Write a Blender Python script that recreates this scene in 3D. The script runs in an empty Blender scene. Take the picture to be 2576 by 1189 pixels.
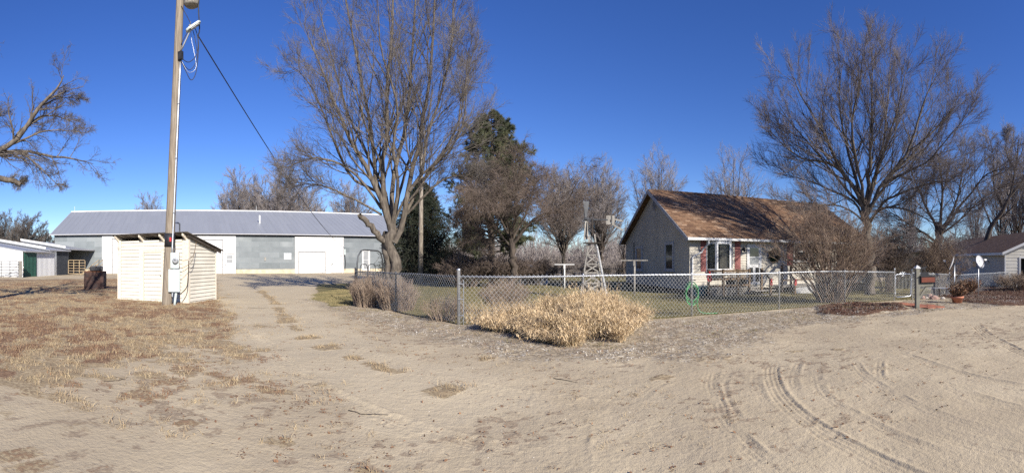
import bpy, math, random
import numpy as np
from mathutils import Vector, Matrix
random.seed(7)
SC = bpy.context.scene
COL = SC.collection
F = 1180.0          # focal length of the cylindrical panorama, in photo pixels (2576 wide)
CX, HY, EYE = 1288.0, 653.0, 1.6
sin, cos, tan, atan2, pi = math.sin, math.cos, math.tan, math.atan2, math.pi

# ------------------------------------------------------------------ noise / terrain
def vnoise(x, y, s=0):
    x = np.asarray(x, float); y = np.asarray(y, float)
    xi = np.floor(x); yi = np.floor(y); fx = x-xi; fy = y-yi
    fx = fx*fx*(3-2*fx); fy = fy*fy*(3-2*fy)
    def h(a, b):
        v = np.sin(a*127.1+b*311.7+s*74.7)*43758.5453
        return v-np.floor(v)
    return (h(xi, yi)*(1-fx)+h(xi+1, yi)*fx)*(1-fy)+(h(xi, yi+1)*(1-fx)+h(xi+1, yi+1)*fx)*fy
def fbm(x, y, s=0, o=4):
    v = 0; a = .5; t = 0
    for i in range(o):
        v = v+a*vnoise(x*2**i, y*2**i, s+i*13); t += a; a *= .5
    return v/t
def sstep(t):
    t = np.clip(t, 0, 1); return t*t*(3-2*t)
def gh(x, y):
    """height of the ground"""
    x = np.asarray(x, float); y = np.asarray(y, float)
    return -.45*sstep((x-10)/14)
def W(X, d, Y=None):
    a = (X-CX)/F
    x, y = d*sin(a), d*cos(a)
    return Vector((x, y, float(gh(x, y)) if Y is None else EYE+(HY-Y)/F*d))
def GP(X, Y):
    d = 1.6*F/(Y-HY)
    for i in range(8):
        p = W(X, d); d = (EYE-p.z)*F/(Y-HY)
    return W(X, d)

# ------------------------------------------------------------------ materials
def mat(name, c1, c2=None, scale=4, rough=.8, metal=0, bump=0, bscale=None, stretch=(1, 1, 1), detail=6, spec=.3, contrast=(.35, .65), emit=None):
    m = bpy.data.materials.new(name); m.use_nodes = True
    nt = m.node_tree; N = nt.nodes; L = nt.links; b = N['Principled BSDF']
    b.inputs['Roughness'].default_value = rough; b.inputs['Metallic'].default_value = metal
    b.inputs['Specular IOR Level'].default_value = spec
    tc = N.new('ShaderNodeTexCoord'); mp = N.new('ShaderNodeMapping'); mp.inputs['Scale'].default_value = stretch
    L.new(tc.outputs['Object'], mp.inputs['Vector'])
    if c2 is None: c2 = tuple(v*.82 for v in c1)
    n = N.new('ShaderNodeTexNoise'); n.inputs['Scale'].default_value = scale; n.inputs['Detail'].default_value = detail
    L.new(mp.outputs[0], n.inputs['Vector'])
    r = N.new('ShaderNodeMapRange'); r.inputs[1].default_value = contrast[0]; r.inputs[2].default_value = contrast[1]
    L.new(n.outputs['Fac'], r.inputs[0])
    mx = N.new('ShaderNodeMix'); mx.data_type = 'RGBA'
    mx.inputs[6].default_value = (*c1, 1); mx.inputs[7].default_value = (*c2, 1)
    L.new(r.outputs[0], mx.inputs[0]); L.new(mx.outputs[2], b.inputs['Base Color'])
    if bump:
        n2 = N.new('ShaderNodeTexNoise'); n2.inputs['Scale'].default_value = bscale or scale*6; n2.inputs['Detail'].default_value = 6
        L.new(mp.outputs[0], n2.inputs['Vector'])
        bp = N.new('ShaderNodeBump'); bp.inputs['Strength'].default_value = 1; bp.inputs['Distance'].default_value = bump
        L.new(n2.outputs['Fac'], bp.inputs['Height']); L.new(bp.outputs[0], b.inputs['Normal'])
    return m
def mat_brick(name, cols, bw, bh, off=.5, mortar=.004, mcol=(.05, .04, .03), rough=.9, bump=.004, nscale=2.5, namt=.4, axes='XY', metal=0, squash=1.0):
    m = bpy.data.materials.new(name); m.use_nodes = True
    nt = m.node_tree; N = nt.nodes; L = nt.links; b = N['Principled BSDF']
    b.inputs['Roughness'].default_value = rough; b.inputs['Metallic'].default_value = metal; b.inputs['Specular IOR Level'].default_value = .2
    tc = N.new('ShaderNodeTexCoord'); sp = N.new('ShaderNodeSeparateXYZ'); cb = N.new('ShaderNodeCombineXYZ')
    L.new(tc.outputs['Object'], sp.inputs[0]); L.new(sp.outputs[axes[0]], cb.inputs[0]); L.new(sp.outputs[axes[1]], cb.inputs[1])
    br = N.new('ShaderNodeTexBrick'); br.offset = off; br.inputs['Scale'].default_value = 1
    br.inputs['Brick Width'].default_value = bw; br.inputs['Row Height'].default_value = bh; br.inputs['Mortar Size'].default_value = mortar
    br.inputs['Color1'].default_value = (0, 0, 0, 1); br.inputs['Color2'].default_value = (1, 1, 1, 1); br.inputs['Mortar'].default_value = (.5, .5, .5, 1)
    L.new(cb.outputs[0], br.inputs['Vector'])
    cr = N.new('ShaderNodeValToRGB'); e = cr.color_ramp.elements
    e[0].position = .1; e[0].color = (*cols[0], 1); e[1].position = .9; e[1].color = (*cols[-1], 1)
    for i, c in enumerate(cols[1:-1]):
        q = e.new(.1+.8*(i+1)/(len(cols)-1)); q.color = (*c, 1)
    n = N.new('ShaderNodeTexNoise'); n.inputs['Scale'].default_value = nscale; n.inputs['Detail'].default_value = 5
    L.new(tc.outputs['Object'], n.inputs['Vector'])
    ad = N.new('ShaderNodeMix'); ad.data_type = 'FLOAT'; ad.inputs[0].default_value = namt
    L.new(br.outputs['Color'], ad.inputs[2]); L.new(n.outputs['Fac'], ad.inputs[3]); L.new(ad.outputs[0], cr.inputs[0])
    mx = N.new('ShaderNodeMix'); mx.data_type = 'RGBA'; L.new(br.outputs['Fac'], mx.inputs[0]); L.new(cr.outputs[0], mx.inputs[6]); mx.inputs[7].default_value = (*mcol, 1)
    L.new(mx.outputs[2], b.inputs['Base Color'])
    if bump:
        bp = N.new('ShaderNodeBump'); bp.invert = True; bp.inputs['Distance'].default_value = bump
        L.new(br.outputs['Fac'], bp.inputs['Height']); L.new(bp.outputs[0], b.inputs['Normal'])
    return m

M = {}
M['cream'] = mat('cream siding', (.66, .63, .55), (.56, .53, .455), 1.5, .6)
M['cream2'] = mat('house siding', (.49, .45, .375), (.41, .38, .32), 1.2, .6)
M['trim'] = mat('peeling trim', (.66, .60, .50), (.46, .41, .34), 14, .8, contrast=(.5, .75))
M['white'] = mat('white paint', (.66, .66, .65), (.54, .54, .535), 1.2, .5)
M['whitemetal'] = mat('white sheet metal', (.62, .62, .62), (.52, .53, .54), 1.0, .45, stretch=(1, 1, .15))
M['grayfascia'] = mat('grey fascia', (.42, .42, .43), (.36, .36, .38), 2, .6)
M['galv'] = mat('galvanised steel', (.52, .54, .56), (.40, .42, .45), 8, .42, .75)
M['galvwire'] = mat('galvanised wire', (.52, .52, .51), (.42, .42, .42), 8, .5, .3)
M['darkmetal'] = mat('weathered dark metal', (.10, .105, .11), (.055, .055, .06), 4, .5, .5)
M['corr'] = mat('corrugated roof sheet', (.17, .16, .15), (.10, .085, .07), 3, .5, .6)
M['wood'] = mat('weathered pole wood', (.30, .255, .20), (.13, .105, .08), 5, .9, bump=.01, bscale=14, stretch=(6, 6, .35), contrast=(.3, .7))
M['greywood'] = mat('grey weathered wood', (.35, .33, .295), (.19, .175, .155), 6, .9, bump=.004, bscale=20, stretch=(3, 3, .6))
M['brownwood'] = mat('brown deck wood', (.19, .13, .08), (.10, .07, .045), 5, .85, stretch=(1, 1, 4))
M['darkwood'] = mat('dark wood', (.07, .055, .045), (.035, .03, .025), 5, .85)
M['box'] = mat('grey enamel box', (.46, .51, .50), (.42, .47, .46), 3, .4, .1)
M['black'] = mat('black rubber', (.015, .015, .018), (.03, .03, .034), 5, .5)
M['red'] = mat('red ribbon', (.50, .015, .02), (.32, .01, .015), 9, .6)
M['bark'] = mat('grey brown bark', (.165, .14, .112), (.075, .062, .052), 7, .95, bump=.03, bscale=9, stretch=(1.6, 1.6, .35), contrast=(.35, .62))
M['barklight'] = mat('pale bark', (.30, .265, .22), (.17, .145, .12), 6, .95, bump=.02, bscale=9, stretch=(1.6, 1.6, .4), contrast=(.35, .62))
M['barkdark'] = mat('dark bark', (.10, .08, .065), (.05, .04, .035), 7, .95, bump=.03, bscale=9, stretch=(1.6, 1.6, .35))
M['twig'] = mat('grey brown twigs', (.18, .16, .145), (.095, .082, .076), 1.3, .85)
M['twigpurple'] = mat('purplish twigs', (.18, .155, .15), (.105, .088, .085), .7, .85)
M['twigtip'] = mat('reddish twig tips', (.27, .18, .14), (.19, .13, .11), 1.0, .85)
M['twigbrown'] = mat('brown twigs', (.20, .155, .13), (.11, .085, .07), .8, .9)
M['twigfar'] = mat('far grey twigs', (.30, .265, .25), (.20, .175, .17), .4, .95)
M['bushtwig'] = mat('shrub stems', (.27, .20, .145), (.14, .10, .08), 1.1, .85)
M['brush'] = mat('dead stalks', (.36, .28, .21), (.21, .155, .12), 3, .9)
M['spruce'] = mat('spruce needles', (.05, .062, .038), (.02, .027, .02), 3, .8)
M['pine'] = mat('pine needles', (.12, .125, .06), (.05, .062, .04), 1.6, .8)
M['straw'] = mat('straw grass', (.72, .57, .36), (.42, .285, .155), 16, .8, contrast=(.35, .65))
M['straw2'] = mat('dry lawn grass', (.44, .35, .215), (.26, .185, .115), 5, .85)
M['redgrass'] = mat('rusty dead grass', (.175, .095, .06), (.29, .19, .115), 5, .9)
M['lawngrass'] = mat('dormant lawn blades', (.18, .16, .08), (.29, .235, .12), .9, .85)
M['leaf'] = mat('dry leaves', (.27, .15, .08), (.13, .07, .045), 6, .85)
M['mulchleaf'] = mat('dark red leaf litter', (.13, .05, .03), (.06, .03, .022), 5, .9)
M['stone'] = mat('pale stones', (.52, .48, .42), (.33, .30, .26), 3, .85)
M['shutter'] = mat('maroon shutter', (.26, .095, .085), (.20, .07, .065), 6, .6)
M['curtain'] = mat('curtain cloth', (.62, .59, .50), (.30, .29, .25), 3, .9, stretch=(9, 9, .5))
M['rust'] = mat('rusted steel', (.085, .045, .035), (.035, .026, .026), 4, .75, .2, bump=.01, bscale=9)
M['rustor'] = mat('orange rust', (.22, .085, .03), (.10, .045, .03), 6, .8)
M['green'] = mat('dark green ribbed metal', (.018, .085, .062), (.014, .065, .05), 3, .45)
M['concrete'] = mat('cream concrete footing', (.62, .52, .36), (.42, .36, .27), 2, .9)
M['blackdoor'] = mat('black sheet door', (.022, .026, .035), (.035, .04, .05), 3, .6)
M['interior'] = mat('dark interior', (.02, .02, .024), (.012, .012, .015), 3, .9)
M['brick'] = mat('red paving brick', (.36, .14, .085), (.24, .10, .065), 5, .9)
M['pot'] = mat('terracotta', (.56, .23, .14), (.45, .18, .11), 5, .8)
M['hose'] = mat('green garden hose', (.06, .30, .10), (.04, .22, .07), 5, .35, spec=.5)
M['teal'] = mat('teal tub', (.02, .16, .17), (.015, .11, .12), 3, .5)
M['mailbox'] = mat('mailbox brown panel', (.20, .055, .03), (.14, .04, .025), 5, .5)
M['posttaupe'] = mat('taupe painted post', (.24, .23, .18), (.19, .18, .145), 5, .6)
M['wreath'] = mat('wreath needles', (.015, .05, .025), (.008, .025, .014), 10, .8)
M['dish'] = mat('grey dish', (.50, .50, .51), (.42, .42, .44), 3, .5)
M['yellow'] = mat('yellow plastic', (.62, .50, .06), (.5, .42, .05), 3, .5)
M['rock'] = mat('pink granite rock', (.42, .27, .22), (.25, .17, .14), 6, .9, bump=.02)
M['roofshingle'] = mat_brick('brown shingles', [(.12, .068, .042), (.18, .105, .062), (.225, .135, .08), (.15, .088, .052), (.32, .215, .14)], .30, .14, .37, .008, (.06, .035, .022), nscale=5, namt=.1)
M['roofgarage'] = mat_brick('red brown shingles', [(.11, .062, .038), (.165, .095, .058), (.215, .13, .08)], .30, .13, .37, .004, (.07, .035, .03), namt=.3)
M['barnroof'] = mat_brick('weathered steel roof', [(.31, .325, .35), (.33, .345, .37), (.35, .365, .39)], .66, 3.9, .5, .008, (.29, .30, .325), .5, .004, 2, .5, metal=.35)
M['barnwall'] = mat_brick('patched sheet cladding', [(.115, .13, .14), (.16, .178, .19), (.205, .225, .237), (.14, .158, .168), (.26, .28, .29)], 2.4, .62, .37, .006, (.14, .18, .19), .5, .003, .9, .38, axes='XZ', metal=.3)
def mk_glass():
    m = bpy.data.materials.new('window glass'); m.use_nodes = True
    b = m.node_tree.nodes['Principled BSDF']; b.inputs['Base Color'].default_value = (.02, .025, .03, 1)
    b.inputs['Roughness'].default_value = .06; b.inputs['Alpha'].default_value = .28; b.inputs['Specular IOR Level'].default_value = .6
    return m
M['glass'] = mk_glass()
M['glassdark'] = mat('dark window glass', (.02, .022, .026), (.03, .035, .04), 2, .08, spec=.7)
M['glassgrey'] = mat('grey window glass', (.30, .31, .32), (.24, .25, .26), 2, .15, spec=.6)

# ------------------------------------------------------------------ mesh helpers
def fast_mesh(name, V, Q, smooth=False):
    """V (n,3) array, Q list of index arrays (m,3) or (m,4)"""
    me = bpy.data.meshes.new(name)
    V = np.asarray(V, np.float32)
    if not isinstance(Q, list): Q = [Q]
    Q = [np.asarray(q, np.int32) for q in Q if len(q)]
    nl = sum(q.size for q in Q); nf = sum(len(q) for q in Q)
    me.vertices.add(len(V)); me.vertices.foreach_set('co', V.ravel())
    me.loops.add(nl); me.loops.foreach_set('vertex_index', np.concatenate([q.ravel() for q in Q]))
    me.polygons.add(nf)
    tot = np.concatenate([np.full(len(q), q.shape[1], np.int32) for q in Q])
    st = np.zeros(nf, np.int32); st[1:] = np.cumsum(tot)[:-1]
    me.polygons.foreach_set('loop_start', st)
    if smooth: me.polygons.foreach_set('use_smooth', np.ones(nf, bool))
    me.update(calc_edges=True)
    return me
def link(name, me, m=None, parent=None):
    o = bpy.data.objects.new(name, me)
    if m is not None: me.materials.append(m)
    COL.objects.link(o)
    if parent is not None: o.parent = parent
    return o
def tag(o, label, cat, group=None, kind=None):
    if label: o['label'] = label
    if cat: o['category'] = cat
    if group: o['group'] = group
    if kind: o['kind'] = kind
    return o
def empty(name, loc, rz=0, label=None, cat=None, group=None):
    o = bpy.data.objects.new(name, None); COL.objects.link(o); o.empty_display_size = .2
    o.location = loc; o.rotation_euler = (0, 0, rz)
    return tag(o, label, cat, group)
class MB:
    def __init__(s): s.v = []; s.q = []; s.t = []; s.p = []
    def box(s, x0, x1, y0, y1, z0, z1):
        i = len(s.v)
        s.v += [(x0, y0, z0), (x1, y0, z0), (x1, y1, z0), (x0, y1, z0), (x0, y0, z1), (x1, y0, z1), (x1, y1, z1), (x0, y1, z1)]
        s.q += [(i, i+3, i+2, i+1), (i+4, i+5, i+6, i+7), (i, i+1, i+5, i+4), (i+1, i+2, i+6, i+5), (i+2, i+3, i+7, i+6), (i+3, i, i+4, i+7)]
        return s
    def bar(s, a, b, w, h=None, up=(0, 0, 1)):
        """rectangular bar from a to b, width w (sideways) and h (along up)"""
        a = Vector(a); b = Vector(b); h = h or w; t = (b-a).normalized(); u = Vector(up)
        if abs(t.dot(u)) > .98: u = Vector((1, 0, 0))
        sd = t.cross(u).normalized(); u = sd.cross(t).normalized(); i = len(s.v)
        for p in (a, b):
            for (k, l) in ((-1, -1), (1, -1), (1, 1), (-1, 1)): s.v.append(tuple(p+sd*k*w/2+u*l*h/2))
        s.q += [(i, i+1, i+2, i+3), (i+4, i+7, i+6, i+5)]+[(i+k, i+4+k, i+4+(k+1) % 4, i+(k+1) % 4) for k in range(4)]
        return s
    def tube(s, pts, r, n=8, cap=True):
        pts = [Vector(p) for p in pts]; m = len(pts)
        rs = r if isinstance(r, (list, tuple)) else [r]*m
        i0 = len(s.v); ch = (pts[-1]-pts[0])
        ref = None
        for k, p in enumerate(pts):
            t = (pts[min(k+1, m-1)]-pts[max(k-1, 0)]).normalized()
            if ref is None: ref = t.orthogonal().normalized()
            u = (ref-t*ref.dot(t)).normalized(); ref = u; w = t.cross(u)
            for j in range(n):
                a = 2*pi*j/n; s.v.append(tuple(p+(u*cos(a)+w*sin(a))*rs[k]))
        for k in range(m-1):
            for j in range(n):
                a = i0+k*n+j; b = i0+k*n+(j+1) % n; s.q.append((a, b, b+n, a+n))
        if cap: s.p.append(tuple(range(i0+n-1, i0-1, -1))); s.p.append(tuple(range(i0+(m-1)*n, i0+m*n)))
        return s
    def poly(s, pts, d):
        """extrude a planar polygon pts by vector d"""
        d = Vector(d); n = len(pts); i = len(s.v)
        s.v += [tuple(p) for p in pts]+[tuple(Vector(p)+d) for p in pts]
        s.p.append(tuple(range(i+n-1, i-1, -1))); s.p.append(tuple(range(i+n, i+2*n)))
        for k in range(n): s.q.append((i+k, i+(k+1) % n, i+n+(k+1) % n, i+n+k))
        return s
    def face(s, pts):
        i = len(s.v); s.v += [tuple(p) for p in pts]; s.p.append(tuple(range(i, i+len(pts)))); return s
    def lathe(s, prof, c=(0, 0, 0), n=24):
        i = len(s.v)
        for (r, z) in prof:
            for j in range(n):
                a = 2*pi*j/n; s.v.append((c[0]+r*cos(a), c[1]+r*sin(a), c[2]+z))
        for k in range(len(prof)-1):
            for j in range(n):
                a = i+k*n+j; b = i+k*n+(j+1) % n; s.q.append((a, b, b+n, a+n))
        return s
    def add(s, V, Q):
        i = len(s.v); s.v += [tuple(v) for v in V]
        for q in Q: (s.q if len(q) == 4 else s.p).append(tuple(k+i for k in q))
        return s
    def build(s, name, m, parent=None, smooth=False, bevel=0):
        me = bpy.data.meshes.new(name); me.from_pydata(s.v, [], s.q+s.p); me.update()
        if smooth: me.polygons.foreach_set('use_smooth', [True]*len(me.polygons))
        o = link(name, me, m, parent)
        if bevel:
            b = o.modifiers.new('bevel', 'BEVEL'); b.width = bevel; b.segments = 2; b.limit_method = 'ANGLE'
        return o
def B(*a): return MB().box(*a)

def clip(poly, z0, z1):
    for (zz, sg) in ((z0, 1), (z1, -1)):
        out = []
        for k in range(len(poly)):
            p, q = poly[k], poly[(k+1) % len(poly)]
            a, b = (p[1]-zz)*sg, (q[1]-zz)*sg
            if a >= 0: out.append(p)
            if (a > 0 and b < 0) or (a < 0 and b > 0):
                t = a/(a-b); out.append((p[0]+(q[0]-p[0])*t, zz))
        poly = out
        if len(poly) < 3: return []
    return poly
def siding(mb, poly, bh, dep, O, U, Nn, z_start=None):
    """clapboards over polygon poly in (u,z); O origin, U unit along, Nn outward"""
    O, U, Nn = Vector(O), Vector(U), Vector(Nn)
    zs = [p[1] for p in poly]; z = z_start if z_start is not None else min(zs)
    while z < max(zs)-1e-4:
        c = clip(poly, max(z, min(zs)), z+bh)
        if len(c) >= 3:
            i = len(mb.v); n = len(c)
            for (u, zz) in c: mb.v.append(tuple(O+U*u+Vector((0, 0, zz))+Nn*(dep*(1-.85*(zz-z)/bh)+.004)))
            for (u, zz) in c: mb.v.append(tuple(O+U*u+Vector((0, 0, zz))-Nn*.03))
            mb.p.append(tuple(range(i, i+n)))
            for k in range(n): mb.q.append((i+(k+1) % n, i+k, i+n+k, i+n+(k+1) % n))
        z += bh

# ------------------------------------------------------------------ vectorised tubes and trees
def tubes(P, R, sides=3):
    """P (M,n,3), R (M,n) -> V, Q"""
    Mn, n, _ = P.shape
    T = np.gradient(P, axis=1); T /= np.linalg.norm(T, axis=2, keepdims=True)+1e-9
    ch = P[:, -1]-P[:, 0]; ref = np.cross(ch, np.where(np.abs(ch[:, 2:3]) > .9*np.linalg.norm(ch, axis=1, keepdims=True), [[1., 0, 0]], [[0, 0, 1.]]))
    ref /= np.linalg.norm(ref, axis=1, keepdims=True)+1e-9
    U = ref[:, None, :]-T*np.sum(ref[:, None, :]*T, 2, keepdims=True); U /= np.linalg.norm(U, axis=2, keepdims=True)+1e-9
    Wv = np.cross(T, U); a = np.arange(sides)*2*pi/sides
    V = P[:, :, None, :]+(U[:, :, None, :]*np.cos(a)[None, None, :, None]+Wv[:, :, None, :]*np.sin(a)[None, None, :, None])*R[:, :, None, None]
    base = (np.arange(Mn)*n*sides)[:, None, None]+(np.arange(n-1)*sides)[None, :, None]
    j = np.arange(sides)[None, None, :]; j2 = (j+1) % sides
    Q = np.stack([base+j, base+j2, base+j2+sides, base+j+sides], -1).reshape(-1, 4)
    return V.reshape(-1, 3), Q
def joinVQ(lst):
    V = []; Q = []; o = 0
    for v, q in lst:
        V.append(v); Q.append(q+o); o += len(v)
    return np.concatenate(V), np.concatenate(Q)
def resample(pts, n):
    """smooth resample of a polyline (Catmull-Rom)"""
    p = np.array(pts, float); m = len(p)
    if m == 2: t = np.linspace(0, 1, n)[:, None]; return p[0]*(1-t)+p[1]*t
    e = np.vstack([2*p[0]-p[1], p, 2*p[-1]-p[-2]]); out = []
    for u in np.linspace(0, m-1-1e-6, n):
        i = int(u); t = u-i; a, b, c, d = e[i], e[i+1], e[i+2], e[i+3]
        out.append(.5*((2*b)+(c-a)*t+(2*a-5*b+4*c-d)*t*t+(3*b-a-3*c+d)*t**3))
    return np.array(out)
def spawn(P, R, k, rng, t0=.2, t1=1., ang=.7, ratio=.4, n=6, up=.1, wig=.12, rr=.6, rmin=.004, lmin=.0, tip=.25, short=.55, angv=.25, lref=None):
    Mn, m, _ = P.shape
    idx = np.repeat(np.arange(Mn), k)
    j = np.tile(np.arange(k), Mn)
    t = t0+(t1-t0)*(j+rng.random(len(idx)))/k
    f = t*(m-1); i = np.minimum(f.astype(int), m-2); w = (f-i)[:, None]
    pos = P[idx, i]*(1-w)+P[idx, i+1]*w
    tg = P[idx, i+1]-P[idx, i]; tg /= np.linalg.norm(tg, axis=1, keepdims=True)+1e-9
    r0 = R[idx, i]*(1-w[:, 0])+R[idx, i+1]*w[:, 0]
    Lp = np.linalg.norm(np.diff(P, axis=1), axis=2).sum(1)[idx]
    L = np.maximum(Lp*ratio*(1-short*t)*(.65+.7*rng.random(len(idx))), lmin)
    rv = rng.normal(size=(len(idx), 3)); pr = rv-tg*np.sum(rv*tg, 1, keepdims=True); pr /= np.linalg.norm(pr, axis=1, keepdims=True)+1e-9
    an = (ang+angv*rng.normal(size=len(idx)))[:, None]
    d = tg*np.cos(an)+pr*np.sin(an)
    pts = [pos]; st = (L/(n-1))[:, None]
    for q in range(n-1):
        pts.append(pts[-1]+d*st)
        d = d+rng.normal(size=d.shape)*wig; d[:, 2] += up; d /= np.linalg.norm(d, axis=1, keepdims=True)+1e-9
    PP = np.stack(pts, 1)
    rs = np.maximum(np.minimum(r0*rr, L*.03+rmin), rmin)
    RR = rs[:, None]*np.linspace(1, tip, n)[None, :]
    return PP, np.maximum(RR, rmin*.5)
def make_tree(name, base, limbs, levels, seed, label, cat='tree', group=None, mtrunk='bark', mtwig='twig', trunk_sides=10, split=1, rs=.78):
    """limbs: list of (pts world, r0, r1); levels: list of spawn dicts; first `split` levels belong to the trunk mesh"""
    rng = np.random.default_rng(seed)
    root = empty(name, base, 0, label, cat, group)
    b = np.array(base, float)
    nL = 14
    P = np.stack([resample(l[0], nL) for l in limbs])-b
    R = np.stack([np.linspace(l[1]*(rs if len(l) < 4 or l[3] else 1), l[2]*(rs if len(l) < 4 or l[3] else 1), nL) for l in limbs])
    if len(limbs) : P[:, 1:-1] += rng.normal(size=P[:, 1:-1].shape)*.035*R[:, 1:-1, None]/.1
    tr = [tubes(P, R, trunk_sides)]
    grow = np.array([l[3] if len(l) > 3 else 1 for l in limbs], bool)
    P, R = P[grow], R[grow]
    cr = []
    for li, lv in enumerate(levels):
        lv = dict(lv); s = lv.pop('sides', 3)
        P, R = spawn(P, R, rng=rng, **lv)
        (tr if li < split else cr).append(tubes(P, R, s))
    V, Q = joinVQ(tr); link('trunk', fast_mesh('trunk', V, Q, True), M[mtrunk], root)
    if cr:
        V, Q = joinVQ(cr); link('crown', fast_mesh('crown', V, Q, False), M[mtwig], root)
    return root
def copy_tree(o, loc, rz=0, sc=1, label=None, sz=None):
    c = o.copy(); COL.objects.link(c); c.location = loc; c.rotation_euler = (0, 0, rz); c.scale = (sc, sc, sz or sc)
    if label: c['label'] = label
    for ch in list(o.children):
        k = ch.copy(); COL.objects.link(k); k.parent = c
        for g in ch.children:
            q = g.copy(); COL.objects.link(q); q.parent = k
    return c
def px(pts, D, dd=None):
    """photo-pixel polyline at distance D -> world points"""
    out = []
    for i, p in enumerate(pts):
        d = D+(p[2] if len(p) > 2 else 0)+(dd[0]+(dd[1]-dd[0])*i/(len(pts)-1) if dd else 0)
        out.append(tuple(W(p[0], d, p[1])))
    return out

# ------------------------------------------------------------------ camera, sky, sun
cam = bpy.data.cameras.new('camera'); co = bpy.data.objects.new('camera', cam); COL.objects.link(co); SC.camera = co
co.location = (0, 0, EYE); co.rotation_euler = (pi/2, 0, 0)
cam.type = 'PANO'; cam.panorama_type = 'CENTRAL_CYLINDRICAL'; cam.clip_start = .05; cam.clip_end = 3000
cam.central_cylindrical_range_u_min = -CX/F; cam.central_cylindrical_range_u_max = (2576-CX)/F
cam.central_cylindrical_range_v_min = -(1189-HY)/F; cam.central_cylindrical_range_v_max = HY/F
cam.central_cylindrical_radius = 1.0
SUN_AZ, SUN_EL = math.radians(140), math.radians(28)     # azimuth clockwise from +Y
sd = Vector((sin(SUN_AZ)*cos(SUN_EL), cos(SUN_AZ)*cos(SUN_EL), sin(SUN_EL)))
sl = bpy.data.lights.new('sun', 'SUN'); sl.energy = 4.85; sl.angle = math.radians(.53); sl.color = (1, .93, .82)
so = bpy.data.objects.new('sun', sl); COL.objects.link(so); so.rotation_euler = sd.to_track_quat('Z', 'Y').to_euler(); so.location = sd*60
wd = bpy.data.worlds.new('World'); SC.world = wd; wd.use_nodes = True
nt = wd.node_tree; bg = nt.nodes['Background']
sk = nt.nodes.new('ShaderNodeTexSky'); sk.sky_type = 'NISHITA'; sk.sun_disc = False
sk.sun_elevation = SUN_EL; sk.sun_rotation = SUN_AZ; sk.altitude = 900; sk.air_density = 1.0; sk.dust_density = .15; sk.ozone_density = 5.0
hs = nt.nodes.new('ShaderNodeHueSaturation'); hs.inputs['Saturation'].default_value = 1.18; hs.inputs['Hue'].default_value = .518
nt.links.new(sk.outputs[0], hs.inputs['Color']); nt.links.new(hs.outputs[0], bg.inputs['Color']); bg.inputs['Strength'].default_value = .092
SC.view_settings.view_transform = 'Standard'; SC.view_settings.look = 'None'; SC.view_settings.exposure = .72; SC.view_settings.gamma = 1
SC.render.engine = 'CYCLES'; SC.cycles.max_bounces = 5; SC.cycles.diffuse_bounces = 2; SC.cycles.glossy_bounces = 2; SC.cycles.transparent_max_bounces = 6
SC.cycles.use_denoising = False; SC.cycles.use_adaptive_sampling = False; SC.cycles.sample_clamp_indirect = 2.0

# ------------------------------------------------------------------ fence line
def fy(x): return 11.55+.115*(x+1.32)
K = Vector((-1.32, 11.55, 0)); EL = Vector((-5.52, 15.97, 0)); KR = Vector((14.15, fy(14.15), 0))
GR = Vector((15.35, 13.42, 0)); FR2 = W(2388, 26); FR3 = W(2576, 37)

# ------------------------------------------------------------------ ground masks
def sdpoly(x, y, poly):
    """signed distance, negative inside"""
    p = np.array(poly, float); d = np.full(x.shape, 1e9); ins = np.zeros(x.shape, bool)
    for k in range(len(p)):
        a = p[k]; b = p[(k+1) % len(p)]; e = b-a
        t = np.clip(((x-a[0])*e[0]+(y-a[1])*e[1])/(e@e+1e-9), 0, 1)
        d = np.minimum(d, (x-a[0]-t*e[0])**2+(y-a[1]-t*e[1])**2)
        if a[1] != b[1]: ins ^= ((a[1] > y) != (b[1] > y)) & (x < (b[0]-a[0])*(y-a[1])/(b[1]-a[1])+a[0])
    d = np.sqrt(d); return np.where(ins, -d, d)
def sdline(x, y, pts):
    """signed lateral distance and arc length to a polyline"""
    best = np.full(x.shape, 1e9); sgn = np.zeros(x.shape); arc = np.zeros(x.shape); s = 0
    for a, b in zip(pts[:-1], pts[1:]):
        e = b-a; l = np.linalg.norm(e); t = np.clip(((x-a[0])*e[0]+(y-a[1])*e[1])/(l*l), 0, 1)
        dx = x-a[0]-t*e[0]; dy = y-a[1]-t*e[1]; d = np.hypot(dx, dy); m = d < best
        best = np.where(m, d, best); sgn = np.where(m, np.sign(e[0]*dy-e[1]*dx), sgn); arc = np.where(m, s+t*l, arc); s += l
    return best*sgn, arc
def gpp(L): return [tuple(GP(*p))[:2] for p in L]
P_LAWN = [K[:2], KR[:2], GR[:2], FR2[:2], (30, 26), (34, 40), (10, 46), (-6, 36), (-9, 26), EL[:2]]
P_DRY = gpp([(-500, 697), (560, 697), (550, 720), (556, 760), (608, 792), (600, 840), (585, 885), (470, 884), (380, 915), (250, 925), (60, 960), (-900, 1010)])
P_DRY = [(-140, 60)]+P_DRY[:1]+P_DRY[1:]
P_DRIVE = gpp([(545, 694), (860, 694), (800, 722), (770, 752), (800, 772), (850, 805), (905, 845), (1000, 892), (1150, 925), (1330, 958), (1500, 1000), (1400, 1060), (1100, 1080), (860, 1040), (730, 960), (650, 880), (610, 800), (560, 745)])
P_VERGE = gpp([(770, 752), (895, 767), (998, 778), (1153, 812), (1740, 799), (2060, 768), (2250, 762), (2420, 745), (2640, 740), (2640, 764), (2300, 786), (2050, 815), (1900, 855), (1740, 915), (1400, 912), (1230, 893), (1080, 858), (960, 822), (850, 790)])
P_GREEN = gpp([(800, 715), (893, 712), (896, 768), (840, 772), (790, 752)])
P_BEDS = [gpp([(2050, 775), (2110, 762), (2250, 765), (2270, 780), (2180, 795), (2080, 792)]), gpp([(2360, 745), (2450, 722), (2700, 716), (2700, 768), (2520, 770), (2420, 760)])]
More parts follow.
